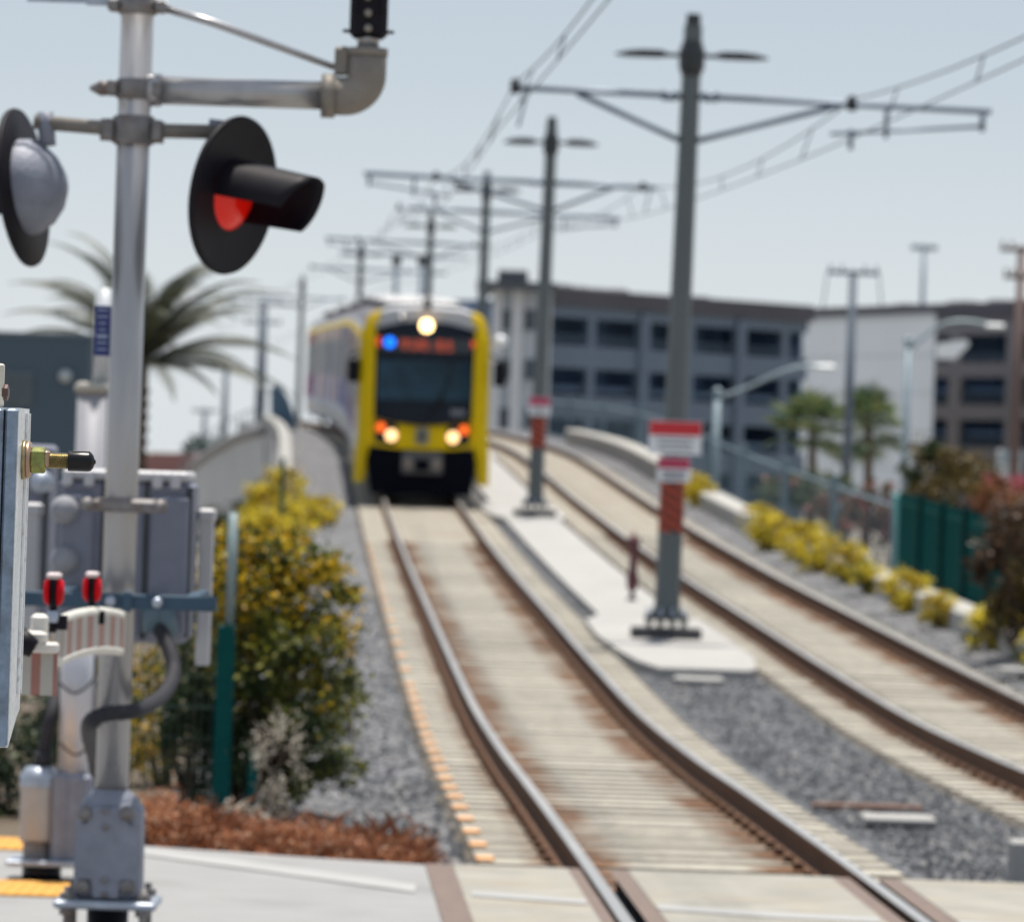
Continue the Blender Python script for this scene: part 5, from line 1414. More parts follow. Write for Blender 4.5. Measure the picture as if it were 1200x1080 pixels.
# feather palm at the left behind the dark building
def feather_palm(px, py, d, seed, label):
    r_ = random.Random(seed); c = P(px, py, d); root = thing('feather_palm', label, 'palm tree', (c.x, d, -0.9))
    m = MB(); m.tube([(c.x, d, -0.9), (c.x - 0.06, d, 1.5), (c.x, d, c.z)], [0.30, 0.24, 0.2], 12)
    for i in range(16):
        z = -0.6 + i * 0.26
        if z < c.z: m.lathe([(0.24, 0), (0.29, 0.10), (0.24, 0.14)], (c.x - .03, d, z), (0, 0, 1), 12)
    m.build('trunk', trunkm, root)
    m = MB()
    for k in range(48):
        a = k * 2.399 + r_.uniform(-.2, .2); t0 = R(82 - 78 * (k / 48.0)) + r_.uniform(-.1, .1)
        L_ = r_.uniform(3.0, 3.7); pts = []; pos = c.copy(); el = t0; n = 14
        for i in range(n + 1):
            pts.append(pos.copy()); st = L_ / n
            pos = pos + Vector((math.cos(a) * math.cos(el), math.sin(a) * math.cos(el), math.sin(el))) * st
            el -= (0.078 + 0.050 * (1 - k / 48.0)) * (0.25 + 1.35 * i / n)
        m.tube(pts, [0.03 * (1 - i / (n + 2)) for i in range(n + 1)], 5)
        sd = Vector((-math.sin(a), math.cos(a), 0))
        for i in range(1, n):
            for f in (0, 0.25, 0.5, 0.75):
                p_ = pts[i] + (pts[i + 1] - pts[i]) * f; tg = (pts[i + 1] - pts[i]).normalized()
                ll = 0.46 * math.sin(PI * min(1, (i + f) / n * 0.9 + 0.12)) + 0.06
                for sg in (-1, 1):
                    e = p_ + (sd * sg * 0.55 + tg * 0.75 + Vector((0, 0, -0.30))).normalized() * ll
                    w = tg * 0.030
                    m.add([p_ - w, p_ + w, e], [(0, 1, 2)])
    m.build('crown', leafmat('feather_leaf', [(0.0, (0.014, 0.025, 0.016)), (0.6, (0.042, 0.055, 0.034)), (1.0, (0.14, 0.13, 0.075))], trans=0.15), root)
feather_palm(163, 428, 106, 71, 'feather palm with arching fronds behind the silver mast')

# ------------------------------------------------------------------ FENCES, KERBS AND WALLS
# left mesh fence across, with teal post
DF = 33.0
pt, pb = P(259, 732, DF), P(259, 930, DF)
root = thing('mesh_fence', 'fine wire mesh fence with a dark teal post left of the big bush', 'fence', (pb.x, DF, -0.2))
m = MB(); m.box((pb.x, DF, (pt.z - 0.3) / 2), (0.115, 0.09, pt.z + 0.3), 0, bevel=0.008); m.build('fence_post', teal, root)
m = MB(); q = P(262, 600, DF); m.tube([(pb.x + .02, DF, pt.z - 0.02), (pb.x + .02, DF, q.z)], 0.030, 10); m.build('post_extension', mat('pale_green_pipe', (0.22, 0.29, 0.30), 0.5, 0.2), root)
m = MB(); 
for xx in (pb.x - 2.4,): m.box((xx, DF, (pt.z - 0.3) / 2), (0.09, 0.09, pt.z + 0.3), 0, bevel=0.008)
m.build('fence_post', teal, root)
m = MB()
x = pb.x - 0.09; i = 0
while x > pb.x - 2.3:
    m.box((x, DF, 0.50), (0.005, 0.005, 1.25)); x -= 0.05
for z in (-0.05, 0.15, 0.35, 0.55, 0.75, 0.95, 1.12): m.box((pb.x - 1.2, DF + 0.005, z), (2.3, 0.006, 0.006 if z not in (0.55,) else 0.012))
m.build('wire_mesh', mat('mesh_green', (0.05, 0.09, 0.07), 0.5, 0.2), root)
m = MB(); m.box((pb.x + 0.20, DF + 0.02, 0.02), (0.07, 0.07, 0.5), 0, bevel=0.006); m.build('short_post', teal, root)
# thin teal post further along
root = thing('fence_post', 'thin teal post among the yellow flowers left of the train', 'post', on(84, -1.98, -0.14))
b = on(84, -1.98, -0.14); t = P(343, 538, 84)
m = MB(); m.box((b.x, 84, (b.z + t.z) / 2), (0.075, 0.075, t.z - b.z), 0, bevel=0.008); m.box((b.x, 84, t.z), (0.11, 0.11, 0.03), 0, bevel=0.006); m.build('post_body', teal, root)

# right picket fence: teal panel near, blue-grey pickets beyond
def picket_fence(d0, d1, off0, off1, h0, h1, m_, label, gap, pw=0.022, posts=()):
    root = thing('picket_fence', label, 'fence', on(d0, off0, -0.12))
    n = int((d1 - d0) / gap); mm = MB()
    for i in range(n + 1):
        t = i / n; d = d0 + (d1 - d0) * t; o_ = off0 + (off1 - off0) * t; h = h0 + (h1 - h0) * t
        b = on(d, o_, -0.12); mm.box((b.x, d, b.z + h / 2), (pw, pw, h))
    mm.build('pickets', m_, root)
    for zf_ in (0.08, 0.90):
        mm = MB(); ps = []
        for i in range(21):
            t = i / 20; d = d0 + (d1 - d0) * t; o_ = off0 + (off1 - off0) * t; h = h0 + (h1 - h0) * t
            ps.append(on(d, o_, -0.12 + h * zf_))
        mm.tube(ps, 0.024, 4, smooth=False); mm.build('rail', m_, root)
    for t in posts:
        d = d0 + (d1 - d0) * t; o_ = off0 + (off1 - off0) * t; h = h0 + (h1 - h0) * t; b = on(d, o_, -0.12)
        mm = MB(); mm.box((b.x - 0.03, d, b.z + h / 2 + .03), (0.11, 0.11, h + .06), 0, bevel=0.006); mm.build('post', mat('teal_post_dark', (0.0, 0.030, 0.030), 0.6, 0.0, 0.15, 8, spec=0.1) if m_ is teal else m_, root)
    return root
fa = picket_fence(62.5, 75.5, ro + 1.95, ro + 1.62, 1.36, 1.50, teal, 'dark teal slatted fence panel right of the yellow shrubs', 0.20, 0.045, (0.02, 0.18, 0.34, 0.5, 0.66, 0.82))
b = on(76.0, ro + 1.60, -0.12); e = P(1054, 585, 75.8)
mm = MB(); mm.tube([b + Vector((0.10, 0, 0)), b + Vector((0.07, 0, .75)), Vector((e.x - .02, 75.9, b.z + 1.45))], 0.06, 8); mm.build('end_post', tealL, fa)
picket_fence(77, 122, ro + 1.75, ro + 1.78, 1.36, 1.42, greyf, 'blue grey picket fence behind the yellow shrub row', 0.50, 0.016, (0.0, 0.2, 0.4, 0.6, 0.8, 1.0))
picket_fence(122.5, 175, ro + 1.78, ro + 1.5, 1.42, 1.35, greyf, 'farther blue grey picket fence along the track crest', 0.55, 0.016, (0.0, 0.25, 0.5, 0.75, 1.0))
# white kerb wall right
def kerb_wall(d0, d1, off, h, w, label, name='kerb_wall'):
    mb = MB(); n = max(1, int((d1 - d0) / 1.5)); vs = []
    for i in range(n + 1):
        d = d0 + (d1 - d0) * i / n
        for (o_, z) in ((off, -0.15), (off, h - 0.04), (off + 0.04, h), (off + w, h), (off + w, -0.15)): vs.append(on(d, o_, z))
    fs = []
    for i in range(n):
        for j in range(4): a = i * 5 + j; fs.append((a, a + 1, a + 6, a + 5))
    fs.append((0, 1, 2, 3, 4)); fs.append((n*5 + 4, n*5 + 3, n*5 + 2, n*5 + 1, n*5)); mb.add(vs, fs)
    return tag(fixn(mb.build(name, curbw)), label, 'kerb wall')
kerb_wall(113, 158, ro + 1.15, 0.34, 0.45, 'long whitewashed kerb wall running up to the crest on the right')
kerb_wall(91, 107, ro + 1.10, 0.22, 0.45, 'short whitewashed kerb wall between yellow shrub groups')
kerb_wall(57.5, 90.4, ro + 1.22, 0.16, 0.40, 'low pale kerb behind the nearer yellow shrubs on the right')
# flat white lid in the gravel by the right edge
p = on(57.0, ro + 0.9, -0.11); mb = MB(); mb.box((p.x, 57, p.z + .02), (0.55, 0.6, 0.06), 0, bevel=0.01); tag(mb.build('ground_hatch', conc), 'flat pale hatch set in the right gravel shoulder', 'hatch')

# left: parapet, curved wall and blue rounded panel near the crest
mb = MB(); n = 24; vs = []
for i in range(n + 1):
    d = 104 + (172 - 104) * i / n
    o_ = -1.85 - 0.35 * (i / n)
    h = 0.12 + 0.22 * min(1, i / 10)
    for (a, z) in ((o_ - 0.3, -0.6), (o_ - 0.3, h), (o_, h), (o_, -0.2)): vs.append(on(d, a, z))
fs = [(i*4 + j, i*4 + j + 1, i*4 + j + 5, i*4 + j + 4) for i in range(n) for j in range(3)] + [(0, 1, 2, 3)]
mb.add(vs, fs); tag(fixn(mb.build('parapet_wall', mat('parapet_concrete', (0.288, 0.284, 0.272), 0.85, 0, 0.1, 1.5))), 'pale parapet curving up along the left of the train', 'parapet')
# blue-grey rounded end panel
d = 170; o1, o2 = P(316, 452, d), P(347, 560, d)
poly = [(P(317, 560, d).x, P(317, 560, d).z), (P(317, 456, d).x, P(317, 456, d).z), (P(322, 450, d).x, P(322, 450, d).z), (P(330, 455, d).x, P(330, 455, d).z), (P(338, 468, d).x, P(338, 468, d).z), (P(344, 486, d).x, P(344, 486, d).z), (P(348, 510, d).x, P(348, 510, d).z), (P(350, 560, d).x, P(350, 560, d).z)]
mb = MB(); mb.prism(poly, d, d + 0.5); mb.prism([(poly[0][0] - .05, poly[0][1] - 6), (poly[0][0] - .05, poly[0][1]), (poly[-1][0] + .05, poly[-1][1]), (poly[-1][0] + .05, poly[-1][1] - 6)], d + .02, d + .6)
tag(fixn(mb.build('sound_barrier', mat('barrier_blue_grey', (0.075, 0.14, 0.21), 0.6, 0, 0.08, 2))), 'blue grey barrier with a rounded end left of the train', 'barrier')
# curved concrete wall
root = thing('curved_wall', 'pale concrete wall curving away left with a shadow-darkened coping and railing', 'wall', (P(270, 600, 125).x, 125, -0.9))
path = [(196, 590, 560, 150), (214, 562, 622, 143), (228, 543, 602, 138), (250, 527, 588, 133), (272, 514, 578, 129), (292, 506, 572, 126), (309, 503, 567, 124)]
mb = MB(); vs = []
for (px, pt_, pb_, d) in path:
    a = P(px, pt_, d); b = P(px, 640, d); vs += [a, b, a + Vector((0, 1.2, 0)), b + Vector((0, 1.2, 0))]
fs = []
for i in range(len(path) - 1): k = i * 4; fs += [(k, k + 1, k + 5, k + 4), (k, k + 4, k + 6, k + 2)]
k = (len(path) - 1) * 4; fs.append((k, k + 1, k + 3, k + 2)); mb.add(vs, fs); mb.build('wall_face', mat('curved_wall_concrete', (0.40, 0.41, 0.42), 0.85, 0, 0.1, 0.8, stain=(0.28, 0.28, 0.28), stain_amt=0.4, stain_scale=0.5), root)
mb = MB(); mb.tube([P(px, pt_ + 1, d) + Vector((0, -.1, 0)) for (px, pt_, pb_, d) in path], 0.13, 8); mb.build('coping', mat('coping_shadow_grey', (0.21, 0.21, 0.22), 0.8), root)  # coping darkened to carry its own shadow line
mb = MB()
for i in range(len(path) - 1):
    a = P(path[i][0], path[i][1], path[i][3]); b = P(path[i + 1][0], path[i + 1][1], path[i + 1][3])
    for k in range(3):
        q = a + (b - a) * (k / 3); mb.tube([q + Vector((0, .2, 0)), q + Vector((0, .2, 0.55))], 0.012, 5, caps=False)
mb.tube([P(px, pt_, d) + Vector((0, .2, .55)) for (px, pt_, pb_, d) in path], 0.016, 6); mb.build('railing', greyf, root)

# ------------------------------------------------------------------ BUILDINGS
wl_l = mat('garage_grey_blue', (0.125, 0.165, 0.22), 0.8, 0, 0.08, 0.25, 0.05, 3, stain=(0.09, 0.10, 0.12), stain_amt=0.4, stain_scale=0.12)
wl_r = mat('garage_warm_grey', (0.20, 0.185, 0.19), 0.8, 0, 0.08, 0.25, 0.05, 3, stain=(0.15, 0.14, 0.14), stain_amt=0.4, stain_scale=0.12)
dk = mat('garage_interior', (0.09, 0.155, 0.26), 0.9, 0, 0.3, 0.4)  # blue haze and skylit shade put into the interior colour
corn = mat('garage_cornice', (0.075, 0.072, 0.085), 0.8, 0, 0.2, 0.3)
whitew = mat('stair_tower_render', (0.70, 0.74, 0.78), 0.8, 0, 0.04, 0.1, 0.02, 4, stain=(0.62, 0.65, 0.68), stain_amt=0.5, stain_scale=0.12)
pal = mat('apartment_render', (0.46, 0.50, 0.55), 0.8, 0, 0.06, 0.2)

def facade(root, A, Bp, ztop, storeys, sh, bay, ow, oh, wallm, par=1.2, pil=()):
    """A, Bp: (x,y) ends of the facade at the viewer's side; real openings with slabs and dark interior behind"""
    A = Vector((A[0], A[1], 0)); Bv = Vector((Bp[0], Bp[1], 0)); L_ = (Bv - A).length; u = (Bv - A) / L_; nrm = Vector((u.y, -u.x, 0))
    if nrm.y > 0: nrm = -nrm
    th = 0.3
    ratio = L_ / abs(Bv.x - A.x); bay *= ratio; ow *= ratio
    rot = Matrix((u, -nrm, Vector((0, 0, 1)))).transposed()
    W = MB()
    def wbox(s0, s1, z0, z1, t=th, off=0.0, mi=0):
        c = A + u * ((s0 + s1) / 2) + nrm * (off - t / 2); W.box((c.x, c.y, (z0 + z1) / 2), (s1 - s0, t, z1 - z0), mi, rot)
    nb = int(L_ / bay)
    # spandrels
    z = ztop
    wbox(0, L_, ztop - par, ztop)
    for k in range(storeys):
        zt_ = ztop - par - k * sh
        wbox(0, L_, zt_ - sh, zt_ - oh)
        for j in range(nb + 1):
            s0 = max(0, j * bay - (bay - ow) / 2); s1 = min(L_, j * bay + (bay - ow) / 2)
            if s1 > s0: wbox(s0, s1, zt_ - oh, zt_)
    W.build('wall', wallm, root)
    for j in range(nb + 1):
        if j % 2 == 0:
            W = MB(); s0 = max(0.02, j * bay - 0.26 * ratio); s1 = min(L_ - .02, j * bay + 0.26 * ratio)
            wbox(s0, s1, ztop - par - storeys * sh, ztop - par * 0.55, 0.3, 0.28)
            W.build('pilaster', wallm, root)
    for k in range(storeys):
        zt_ = ztop - par - k * sh
        W = MB()
        for q in (0.25, 0.5): wbox(0.1, L_ - .1, zt_ - oh + q, zt_ - oh + q + 0.07, 0.06, -0.12)
        W.build('deck_railing', mat('deck_rail_blue', (0.09, 0.13, 0.18), 0.6), root)
    W = MB(); wbox(-0.1, L_ + 0.1, ztop - 0.45, ztop + 0.55, 0.9, 0.35)
    r2 = random.Random(int(L_ * 10))
    s_ = 0.5
    while s_ < L_ - 2:      # cars and plant showing above the roof edge
        wv = r2.uniform(0.8, 1.8)
        if r2.random() < 0.5:
            c = A + u * (s_ + wv / 2) - nrm * 2.5; W.box((c.x, c.y, ztop + 0.55 + 0.05), (wv, 1.6, r2.uniform(0.25, 0.6)), 0, rot, bevel=0.18)
        s_ += wv + r2.uniform(0.3, 2.0)
    W.build('cornice', corn, root)
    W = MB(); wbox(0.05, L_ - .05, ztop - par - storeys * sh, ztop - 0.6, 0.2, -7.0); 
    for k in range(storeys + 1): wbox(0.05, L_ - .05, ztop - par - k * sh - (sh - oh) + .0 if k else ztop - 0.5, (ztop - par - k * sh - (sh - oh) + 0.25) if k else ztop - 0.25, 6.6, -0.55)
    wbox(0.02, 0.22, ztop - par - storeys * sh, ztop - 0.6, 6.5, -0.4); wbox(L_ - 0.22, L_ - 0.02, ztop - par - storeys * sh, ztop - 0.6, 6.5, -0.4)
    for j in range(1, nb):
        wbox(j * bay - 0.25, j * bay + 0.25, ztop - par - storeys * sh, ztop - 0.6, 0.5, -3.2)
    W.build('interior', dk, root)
def xz(px, py, d): p = P(px, py, d); return p
# left wing
aL, bL = P(636, 342, 300), P(948, 362, 319)
zT = (aL.z + bL.z) / 2 - 0.3
root = thing('parking_garage', 'long blue grey parking garage behind the pickets, left of the white tower', 'garage', ((aL.x + bL.x) / 2, 310, -0.9))
facade(root, (aL.x, 300), (bL.x, 319), zT, 4, 2.97, 3.05, 2.62, 1.62, wl_l, 1.15)
aR, bR = P(930, 360, 389), P(1290, 352, 345)
zT2 = P(1200, 356, 353).z - 0.3
root = thing('parking_garage', 'warm grey parking garage wing at right edge with dark square openings', 'garage', ((aR.x + bR.x) / 2, 365, -0.9))
facade(root, (aR.x, 389), (bR.x, 345), zT2, 5, 3.0, 3.42, 2.75, 1.95, wl_r, 1.7)
# white stair tower
d1_, d2_ = 362, 341
a, b_ = P(946, 378, d1_), P(1097, 370, d2_); zt_ = (P(946, 378, d1_).z + P(1097, 370, d2_).z) / 2
root = thing('stair_tower', 'plain white tower block at the garage corner behind the fan palms', 'tower', ((a.x + b_.x) / 2, 352, -0.9))
A = Vector((a.x, d1_, 0)); Bv = Vector((b_.x, d2_, 0)); u = (Bv - A).normalized(); nn = Vector((u.y, -u.x, 0)); L_ = (Bv - A).length
qa, qb = A * 1.03 - Vector((0.3, 0, 0)), Bv * 1.045 - Vector((0.5, 0, 0))
def plan(z, g=0.0): return [Vector((p.x, p.y, z)) for p in (A - u * g + nn * g, Bv + u * g + nn * g, qb + u * g, qa - u * g)]
mb = MB(); mb.slab(plan(zt_), 0, -zt_ - 0.9); fixn(mb.build('wall', whitew, root))
mb = MB(); mb.slab(plan(zt_ + 0.28, 0.1), 0, -0.3); fixn(mb.build('parapet_cap', mat('cap_pale', (0.45, 0.48, 0.50), 0.8), root))
rot = Matrix((u, -nn, Vector((0, 0, 1)))).transposed()
for k in range(1, 5): c = (A + Bv) / 2; mb = MB(); mb.box((c.x, c.y, zt_ * k / 5), (L_ - .1, 0.05, 0.06), 0, rot); mb.build('render_joint', mat('joint_grey', (0.40, 0.42, 0.44), 0.8), root)
# small white kiosk and awnings at the foot of the brown garage
p = P(1183, 545, 200); mb = MB(); mb.box((p.x, 200, p.z - 1), (0.9, 1.5, 3.2), 0, bevel=0.05)
root = thing('white_kiosk', 'small pale kiosk at the foot of the warm grey garage', 'kiosk', (p.x, 200, -0.9)); mb.build('kiosk_body', mat('kiosk_pale', (0.42, 0.45, 0.46), 0.6), root)
mb = MB(); mb.box((p.x, 199.2, p.z + .35), (0.75, 0.05, 0.5)); mb.build('kiosk_window', mat('kiosk_glass', (0.25, 0.32, 0.36), 0.2), root)
# apartment block between train and garage
d = 285
x0, x1 = P(578, 400, d).x, P(642, 400, d).x; zt_ = P(605, 340, d).z
root = thing('apartment_block', 'pale apartment block with flat dark roof right of the train', 'building', ((x0 + x1) / 2, d, -0.9))
mb = MB(); mb.box(((x0 + x1) / 2, d + 5, (zt_ - .9) / 2), (x1 - x0, 10, zt_ + .9)); mb.build('wall', pal, root)
for px in (580, 604, 638): c = P(px, 440, d); mb = MB(); mb.box((c.x, d - 0.15, (zt_ - .9) / 2), (0.55, 0.5, zt_ + .85)); mb.build('pilaster', mat('pilaster_pale', (0.55, 0.57, 0.60), 0.8), root)
mb = MB(); mb.box(((x0 + x1) / 2 - .3, d + 4, zt_ + 0.2), (x1 - x0 + 1.4, 11, 0.45)); c = P(605, 332, d); mb.box((c.x - .2, d + 2, zt_ + 0.75), (1.7, 4, 0.75), 0, bevel=0.1); mb.build('roof', mat('roof_dark_grey', (0.075, 0.085, 0.10), 0.8), root)
for py in (375, 433, 490):
    for px in (591, 621):
        c = P(px, py, d); w_ = MB(); w_.box((c.x, d - 0.02, c.z), (0.62, 0.10, 1.15)); f = w_.build('window', mat('apartment_window', (0.055, 0.075, 0.10), 0.3), root)
        w_ = MB(); w_.box((c.x, d - .10, c.z - 0.65), (0.8, 0.25, 0.1)); w_.build('sill', pal, f)
# dark blue-grey utility building, left
d = 92
x0, x1 = P(-40, 450, d).x, P(104, 450, d).x; zt_ = P(50, 393, d).z
root = thing('utility_building', 'flat dark blue grey building at the left edge with a louvre', 'building', ((x0 + x1) / 2, d, -0.9))
mb = MB(); mb.box(((x0 + x1) / 2, d + 3, (zt_ - .9) / 2), (x1 - x0, 6, zt_ + .9)); mb.build('wall', mat('building_slate', (0.055, 0.085, 0.115), 0.7, 0, 0.05, 0.6), root)
mb = MB(); mb.box(((x0 + x1) / 2, d + 3, zt_ + .02), (x1 - x0 + .06, 6.06, 0.06)); mb.build('roof_edge', mat('roof_edge_grey', (0.12, 0.15, 0.18), 0.6), root)
mb = MB(); c = P(20, 455, d)
for k in range(7): mb.box((c.x, d - 0.03, c.z + .25 - k * .085), (0.58, 0.05, 0.05), 0, Matrix.Rotation(0.5, 3, 'X'))
mb.build('louvre', mat('louvre_grey', (0.13, 0.165, 0.19), 0.6), root)
c = P(77, 441, d); mb = MB(); mb.lathe([(0.0001, -.14), (0.10, -.10), (0.13, 0.0), (0.05, 0.03)], (c.x, d - .05, c.z), (0, 1, -.3), 16); mb.box((c.x, d, c.z + .02), (0.1, 0.12, 0.16)); mb.build('wall_lamp', mat('lamp_shell', (0.40, 0.44, 0.46), 0.4), root)
# grey post with capped sleeve just behind the mast
d = 31.5
xA = P(107, 500, d).x
root = thing('capped_post', 'thick grey post with a round cap, left of the silver mast', 'post', (xA, d, -0.1))
mb = MB(); mb.tube([(xA, d, -0.3), (xA, d, P(107, 458, d).z)], 0.092, 24); mb.build('sleeve', mat('sleeve_grey', (0.34, 0.34, 0.37), 0.55, 0.2, 0.06, 5), root)
mb = MB(); z = P(107, 455, d).z; mb.lathe([(0.092, z - .03), (0.112, z - .025), (0.112, z + .015), (0.085, z + .04), (0.0001, z + .042)], (xA, d, 0), (0, 0, 1), 24); mb.build('cap', mat('cap_tan', (0.36, 0.34, 0.30), 0.5, 0.2), root)
xB = P(120, 400, d).x; mb = MB(); mb.tube([(xB, d + .05, z), (xB, d + .05, P(120, 338, d).z)], 0.055, 20); mb.build('upper_tube', mat('upper_tube_pale', (0.50, 0.53, 0.56), 0.4, 0.2), root)

# distant house and trees at the left horizon
p = P(203, 545, 300); root = thing('distant_house', 'small far house with a reddish roof behind the curved wall', 'house', (p.x, 300, -0.9))
mb = MB(); mb.box((p.x, 302, (p.z - 1.2) / 2), (5, 5, p.z + .6)); mb.build('wall', pal, root)
mb = MB(); mb.prism([(p.x - 2.8, p.z - .5), (p.x + 2.8, p.z - .5), (p.x + 1.2, p.z + .7), (p.x - 1.2, p.z + .7)], 299.3, 305); fixn(mb.build('roof', mat('tile_rose', (0.26, 0.13, 0.12), 0.8), root))
for i, (px, py, rp, rz, lb) in enumerate(((232, 540, 24, 24, 'hazy rounded tree at the left horizon behind the curved wall'), (262, 533, 18, 20, 'smaller hazy tree right of the rounded one at the left horizon'), (172, 552, 22, 14, 'low hazy tree hidden beside the silver mast'))):
    d = 330; s = F / d; c = P(px, py, d); r_ = random.Random(80 + i)
    root = thing('distant_tree', lb, 'tree', (c.x, d, -0.9), 'far trees on the left horizon')
    m = MB(); m.tube([(c.x, d, -0.9), (c.x, d, c.z)], [0.25, 0.12], 8); m.build('trunk', trunkm, root)
    m = MB(); crown(m, c, (rp / s, rp / s, rz / s), 1300, 0.35, r_, 24, 0.4); m.build('crown', bluetree, root)

# ------------------------------------------------------------------ UTILITY POLES, STREET LAMPS
utilm = mat('utility_pole_blue', (0.10, 0.125, 0.165), 0.7, 0.1, 0.1, 2)
def util_pole(px, pt_, d, label, arms=(), r=0.14, m_=None, hang=False, zbase=-0.9):
    m_ = m_ or utilm
    t = P(px, pt_, d); root = thing('utility_pole', label, 'utility pole', (t.x, d, zbase), None)
    m_ = m_ or armm
    m = MB(); m.tube([(t.x, d, zbase), (t.x, d, t.z)], [r * 1.2, r * .8], 10); m.build('pole_shaft', m_, root)
    for (py, hw_, dz) in arms:
        z = P(px, py, d).z; m = MB(); m.box((t.x, d - .1, z), (2 * hw_, 0.12, 0.14), 0, Matrix.Rotation(dz, 3, 'Y'))
        for k in (-0.9, -0.45, 0.45, 0.9): m.tube([(t.x + k * hw_, d - .1, z), (t.x + k * hw_, d - .1, z + .28)], 0.05, 6)
        m.build('crossarm', m_, root)
        if hang:
            for sx in (-1, 1): m = MB(); m.tube([(t.x + sx * hw_, d, z), (t.x + sx * hw_ * 1.15, d, z - 1.3)], 0.03, 5); m.build('hanging_brace', m_, root)
    return root
util_pole(1000, 317, 190, 'tall dark utility pole between the two fan palms', ((320, 0.95, 0.0),), 0.17, utilm, True)
util_pole(1197, 288, 170, 'brownish utility pole at the right edge with crossarms', ((293, 0.7, 0.0), (325, 0.55, 0.0)), 0.15, mat('utility_pole_brown', (0.13, 0.085, 0.075), 0.8))
util_pole(309, 352, 330, 'hazy utility pole left of the train with a wide crossarm', ((356, 2.2, 0.03), (378, 1.2, 0.0)), 0.34)
util_pole(265, 428, 350, 'hazy utility pole seen among the palm fronds', ((432, 1.1, 0.0),), 0.22)
util_pole(240, 478, 370, 'short hazy pole low under the palm fronds', ((482, 0.9, 0.0),), 0.2)
# roof-top floodlight mast on the garage
t = P(1083, 290, 372); root = thing('floodlight_mast', 'pale floodlight mast with a wide head standing on the garage roof', 'floodlight', (t.x, 372, zT2))
m = MB(); m.tube([(t.x, 372, zT2 - 0.5), (t.x, 372, t.z)], 0.16, 8); m.build('mast_shaft', mat('mast_pale_blue', (0.30, 0.35, 0.40), 0.6), root)
for sx in (-0.66, 0.0, 0.66):
    m = MB(); m.box((t.x + sx, 372, t.z), (0.56, 0.5, 0.42), 0, bevel=0.06); m.build('lamp_head', mat('flood_grey', (0.15, 0.20, 0.25), 0.5), root)
def street_lamp(pole_px, pt_, d, arm, head, label, head2=None, rpole=0.1):
    t = P(pole_px, pt_, d); root = thing('street_lamp', label, 'street lamp', (t.x, d, -0.9))
    mm_ = mat('street_lamp_steel', (0.26, 0.33, 0.37), 0.5, 0.3)
    m = MB(); m.tube([(t.x, d, -0.9), (t.x, d, t.z)], [rpole * 1.2, rpole], 12); m.lathe([(rpole, 0), (rpole * 1.5, 0.04), (rpole * 1.5, .12), (0.02, .2)], (t.x, d, t.z), (0, 0, 1), 12); m.build('pole_shaft', mm_, root)
    m = MB(); m.tube(smooth_path([P(x, y, d) for x, y in arm]), 0.055, 10); m.build('lamp_arm', mm_, root)
    c = P(*head, d); s = F / d
    m = MB(); m.box(c, (0.62, 0.3, 0.15), 0, bevel=0.06); lh = m.build('lamp_head', mat('lamp_head_pale', (0.60, 0.65, 0.68), 0.4), root)
    return root
street_lamp(841, 462, 150, [(841, 466), (880, 452), (915, 436), (938, 430), (958, 429)], (967, 430), 'street lamp with a short rising arm in front of the blue grey garage')
street_lamp(1065, 402, 158, [(1066, 410), (1085, 393), (1104, 380), (1130, 376), (1158, 380)], (1166, 382), 'street lamp with a curved arm in front of the white tower')
# white angular awning, a plain white prism, on the garage front
d = 335; poly = [(1100, 402), (1134, 398), (1136, 404), (1120, 420), (1100, 420)]
mb = MB(); mb.prism([(P(x, y, d).x, P(x, y, d).z) for x, y in poly], d, d + 2.0); tag(fixn(mb.build('garage_white_panel', mat('panel_white', (0.80, 0.83, 0.86), 0.5))), 'bright white angular awning on the upper garage deck beside the tower', 'panelling')

# ------------------------------------------------------------------ CAMERA, LIGHT, SKY
cam = bpy.data.cameras.new('camera'); co = bpy.data.objects.new('camera', cam); C.objects.link(co)
co.location = (0, 0, H)
co.rotation_euler = (Matrix.Rotation(R(90), 3, 'X') @ Matrix.Rotation(TH, 3, 'Z')).to_euler()
cam.sensor_fit = 'HORIZONTAL'; cam.sensor_width = 36.0; cam.lens = 36.0 * F / 1200.0
cam.clip_start = 0.1; cam.clip_end = 9000
cam.dof.use_dof = True; cam.dof.focus_distance = DB + 0.10; cam.dof.aperture_fstop = 7.0; cam.dof.aperture_blades = 0
bpy.context.scene.camera = co

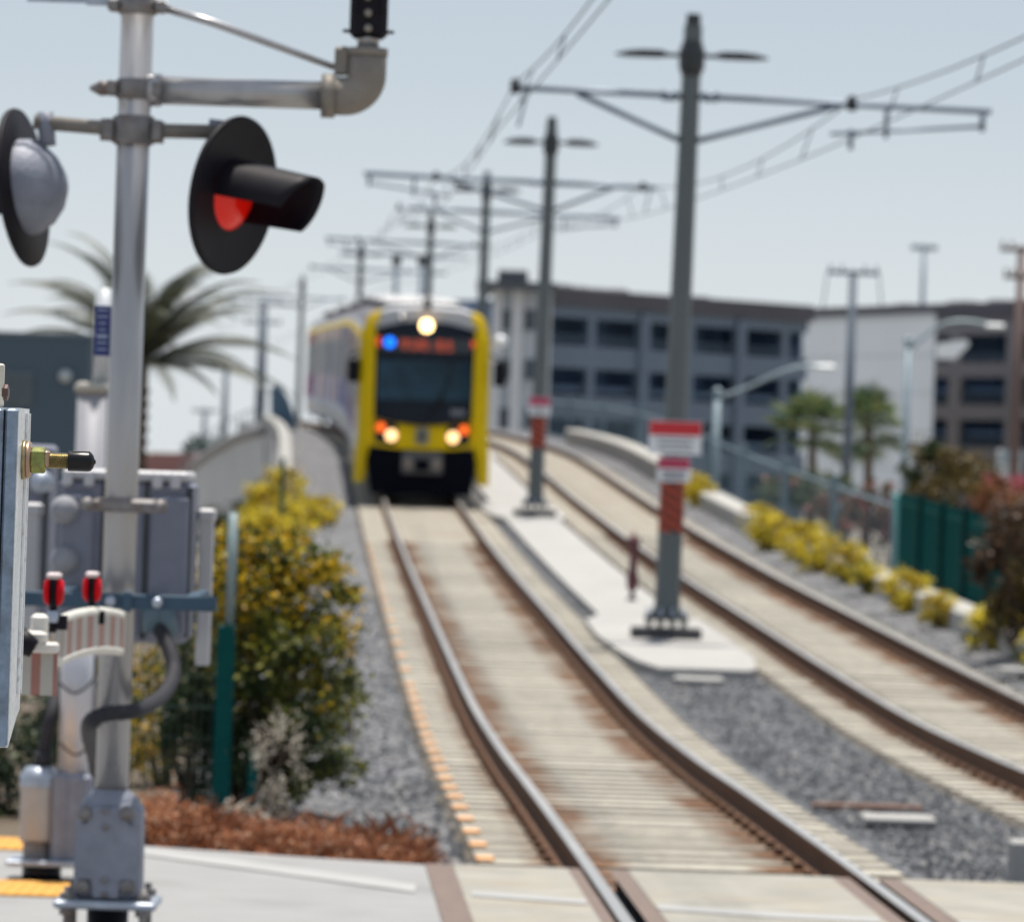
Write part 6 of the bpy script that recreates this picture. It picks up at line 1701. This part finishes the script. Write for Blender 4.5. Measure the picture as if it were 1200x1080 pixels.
sd = Vector((0.04, 0.20, 0.95)).normalized()      # direction to the sun
el = math.asin(sd.z); az = math.atan2(sd.x, sd.y)
su = bpy.data.lights.new('sun', 'SUN'); su.energy = 5.0; su.angle = R(2.0); su.color = (1.0, 0.94, 0.85)
so = bpy.data.objects.new('sun', su); C.objects.link(so); so.rotation_euler = (-sd).to_track_quat('-Z', 'Y').to_euler(); so.location = (5, -5, 30)
W = bpy.data.worlds.new('World'); bpy.context.scene.world = W; W.use_nodes = True
N, L = W.node_tree.nodes, W.node_tree.links
bg = N['Background']
sky = N.new('ShaderNodeTexSky'); sky.sky_type = 'NISHITA'; sky.sun_disc = False; sky.sun_elevation = el; sky.sun_rotation = az
sky.air_density = 1.0; sky.dust_density = 1.0; sky.ozone_density = 2.0; sky.altitude = 0
veil = N.new('ShaderNodeMix'); veil.data_type = 'RGBA'; veil.inputs['Factor'].default_value = 0.72      # thin high haze over the blue
L.new(sky.outputs[0], veil.inputs[6]); 
tcs = N.new('ShaderNodeTexCoord'); sx_ = N.new('ShaderNodeSeparateXYZ'); L.new(tcs.outputs['Generated'], sx_.inputs[0])
hz = N.new('ShaderNodeMapRange'); hz.inputs['From Min'].default_value = -0.01; hz.inputs['From Max'].default_value = 0.10; hz.interpolation_type = 'SMOOTHSTEP'
L.new(sx_.outputs[2], hz.inputs['Value'])
hm = N.new('ShaderNodeMix'); hm.data_type = 'RGBA'; L.new(hz.outputs[0], hm.inputs['Factor']); hm.inputs[6].default_value = (8.6, 9.2, 9.8, 1); hm.inputs[7].default_value = (5.9, 6.6, 7.45, 1)
L.new(hm.outputs[2], veil.inputs[7])
L.new(veil.outputs[2], bg.inputs['Color']); bg.inputs['Strength'].default_value = 0.080
sc = bpy.context.scene
sc.view_settings.view_transform = 'Standard'; sc.view_settings.look = 'None'; sc.view_settings.exposure = 0.33; sc.view_settings.gamma = 1.0
sc.cycles.use_denoising = True
try: sc.cycles.denoiser = 'OPENIMAGEDENOISE'
except Exception: pass
sc.cycles.max_bounces = 8
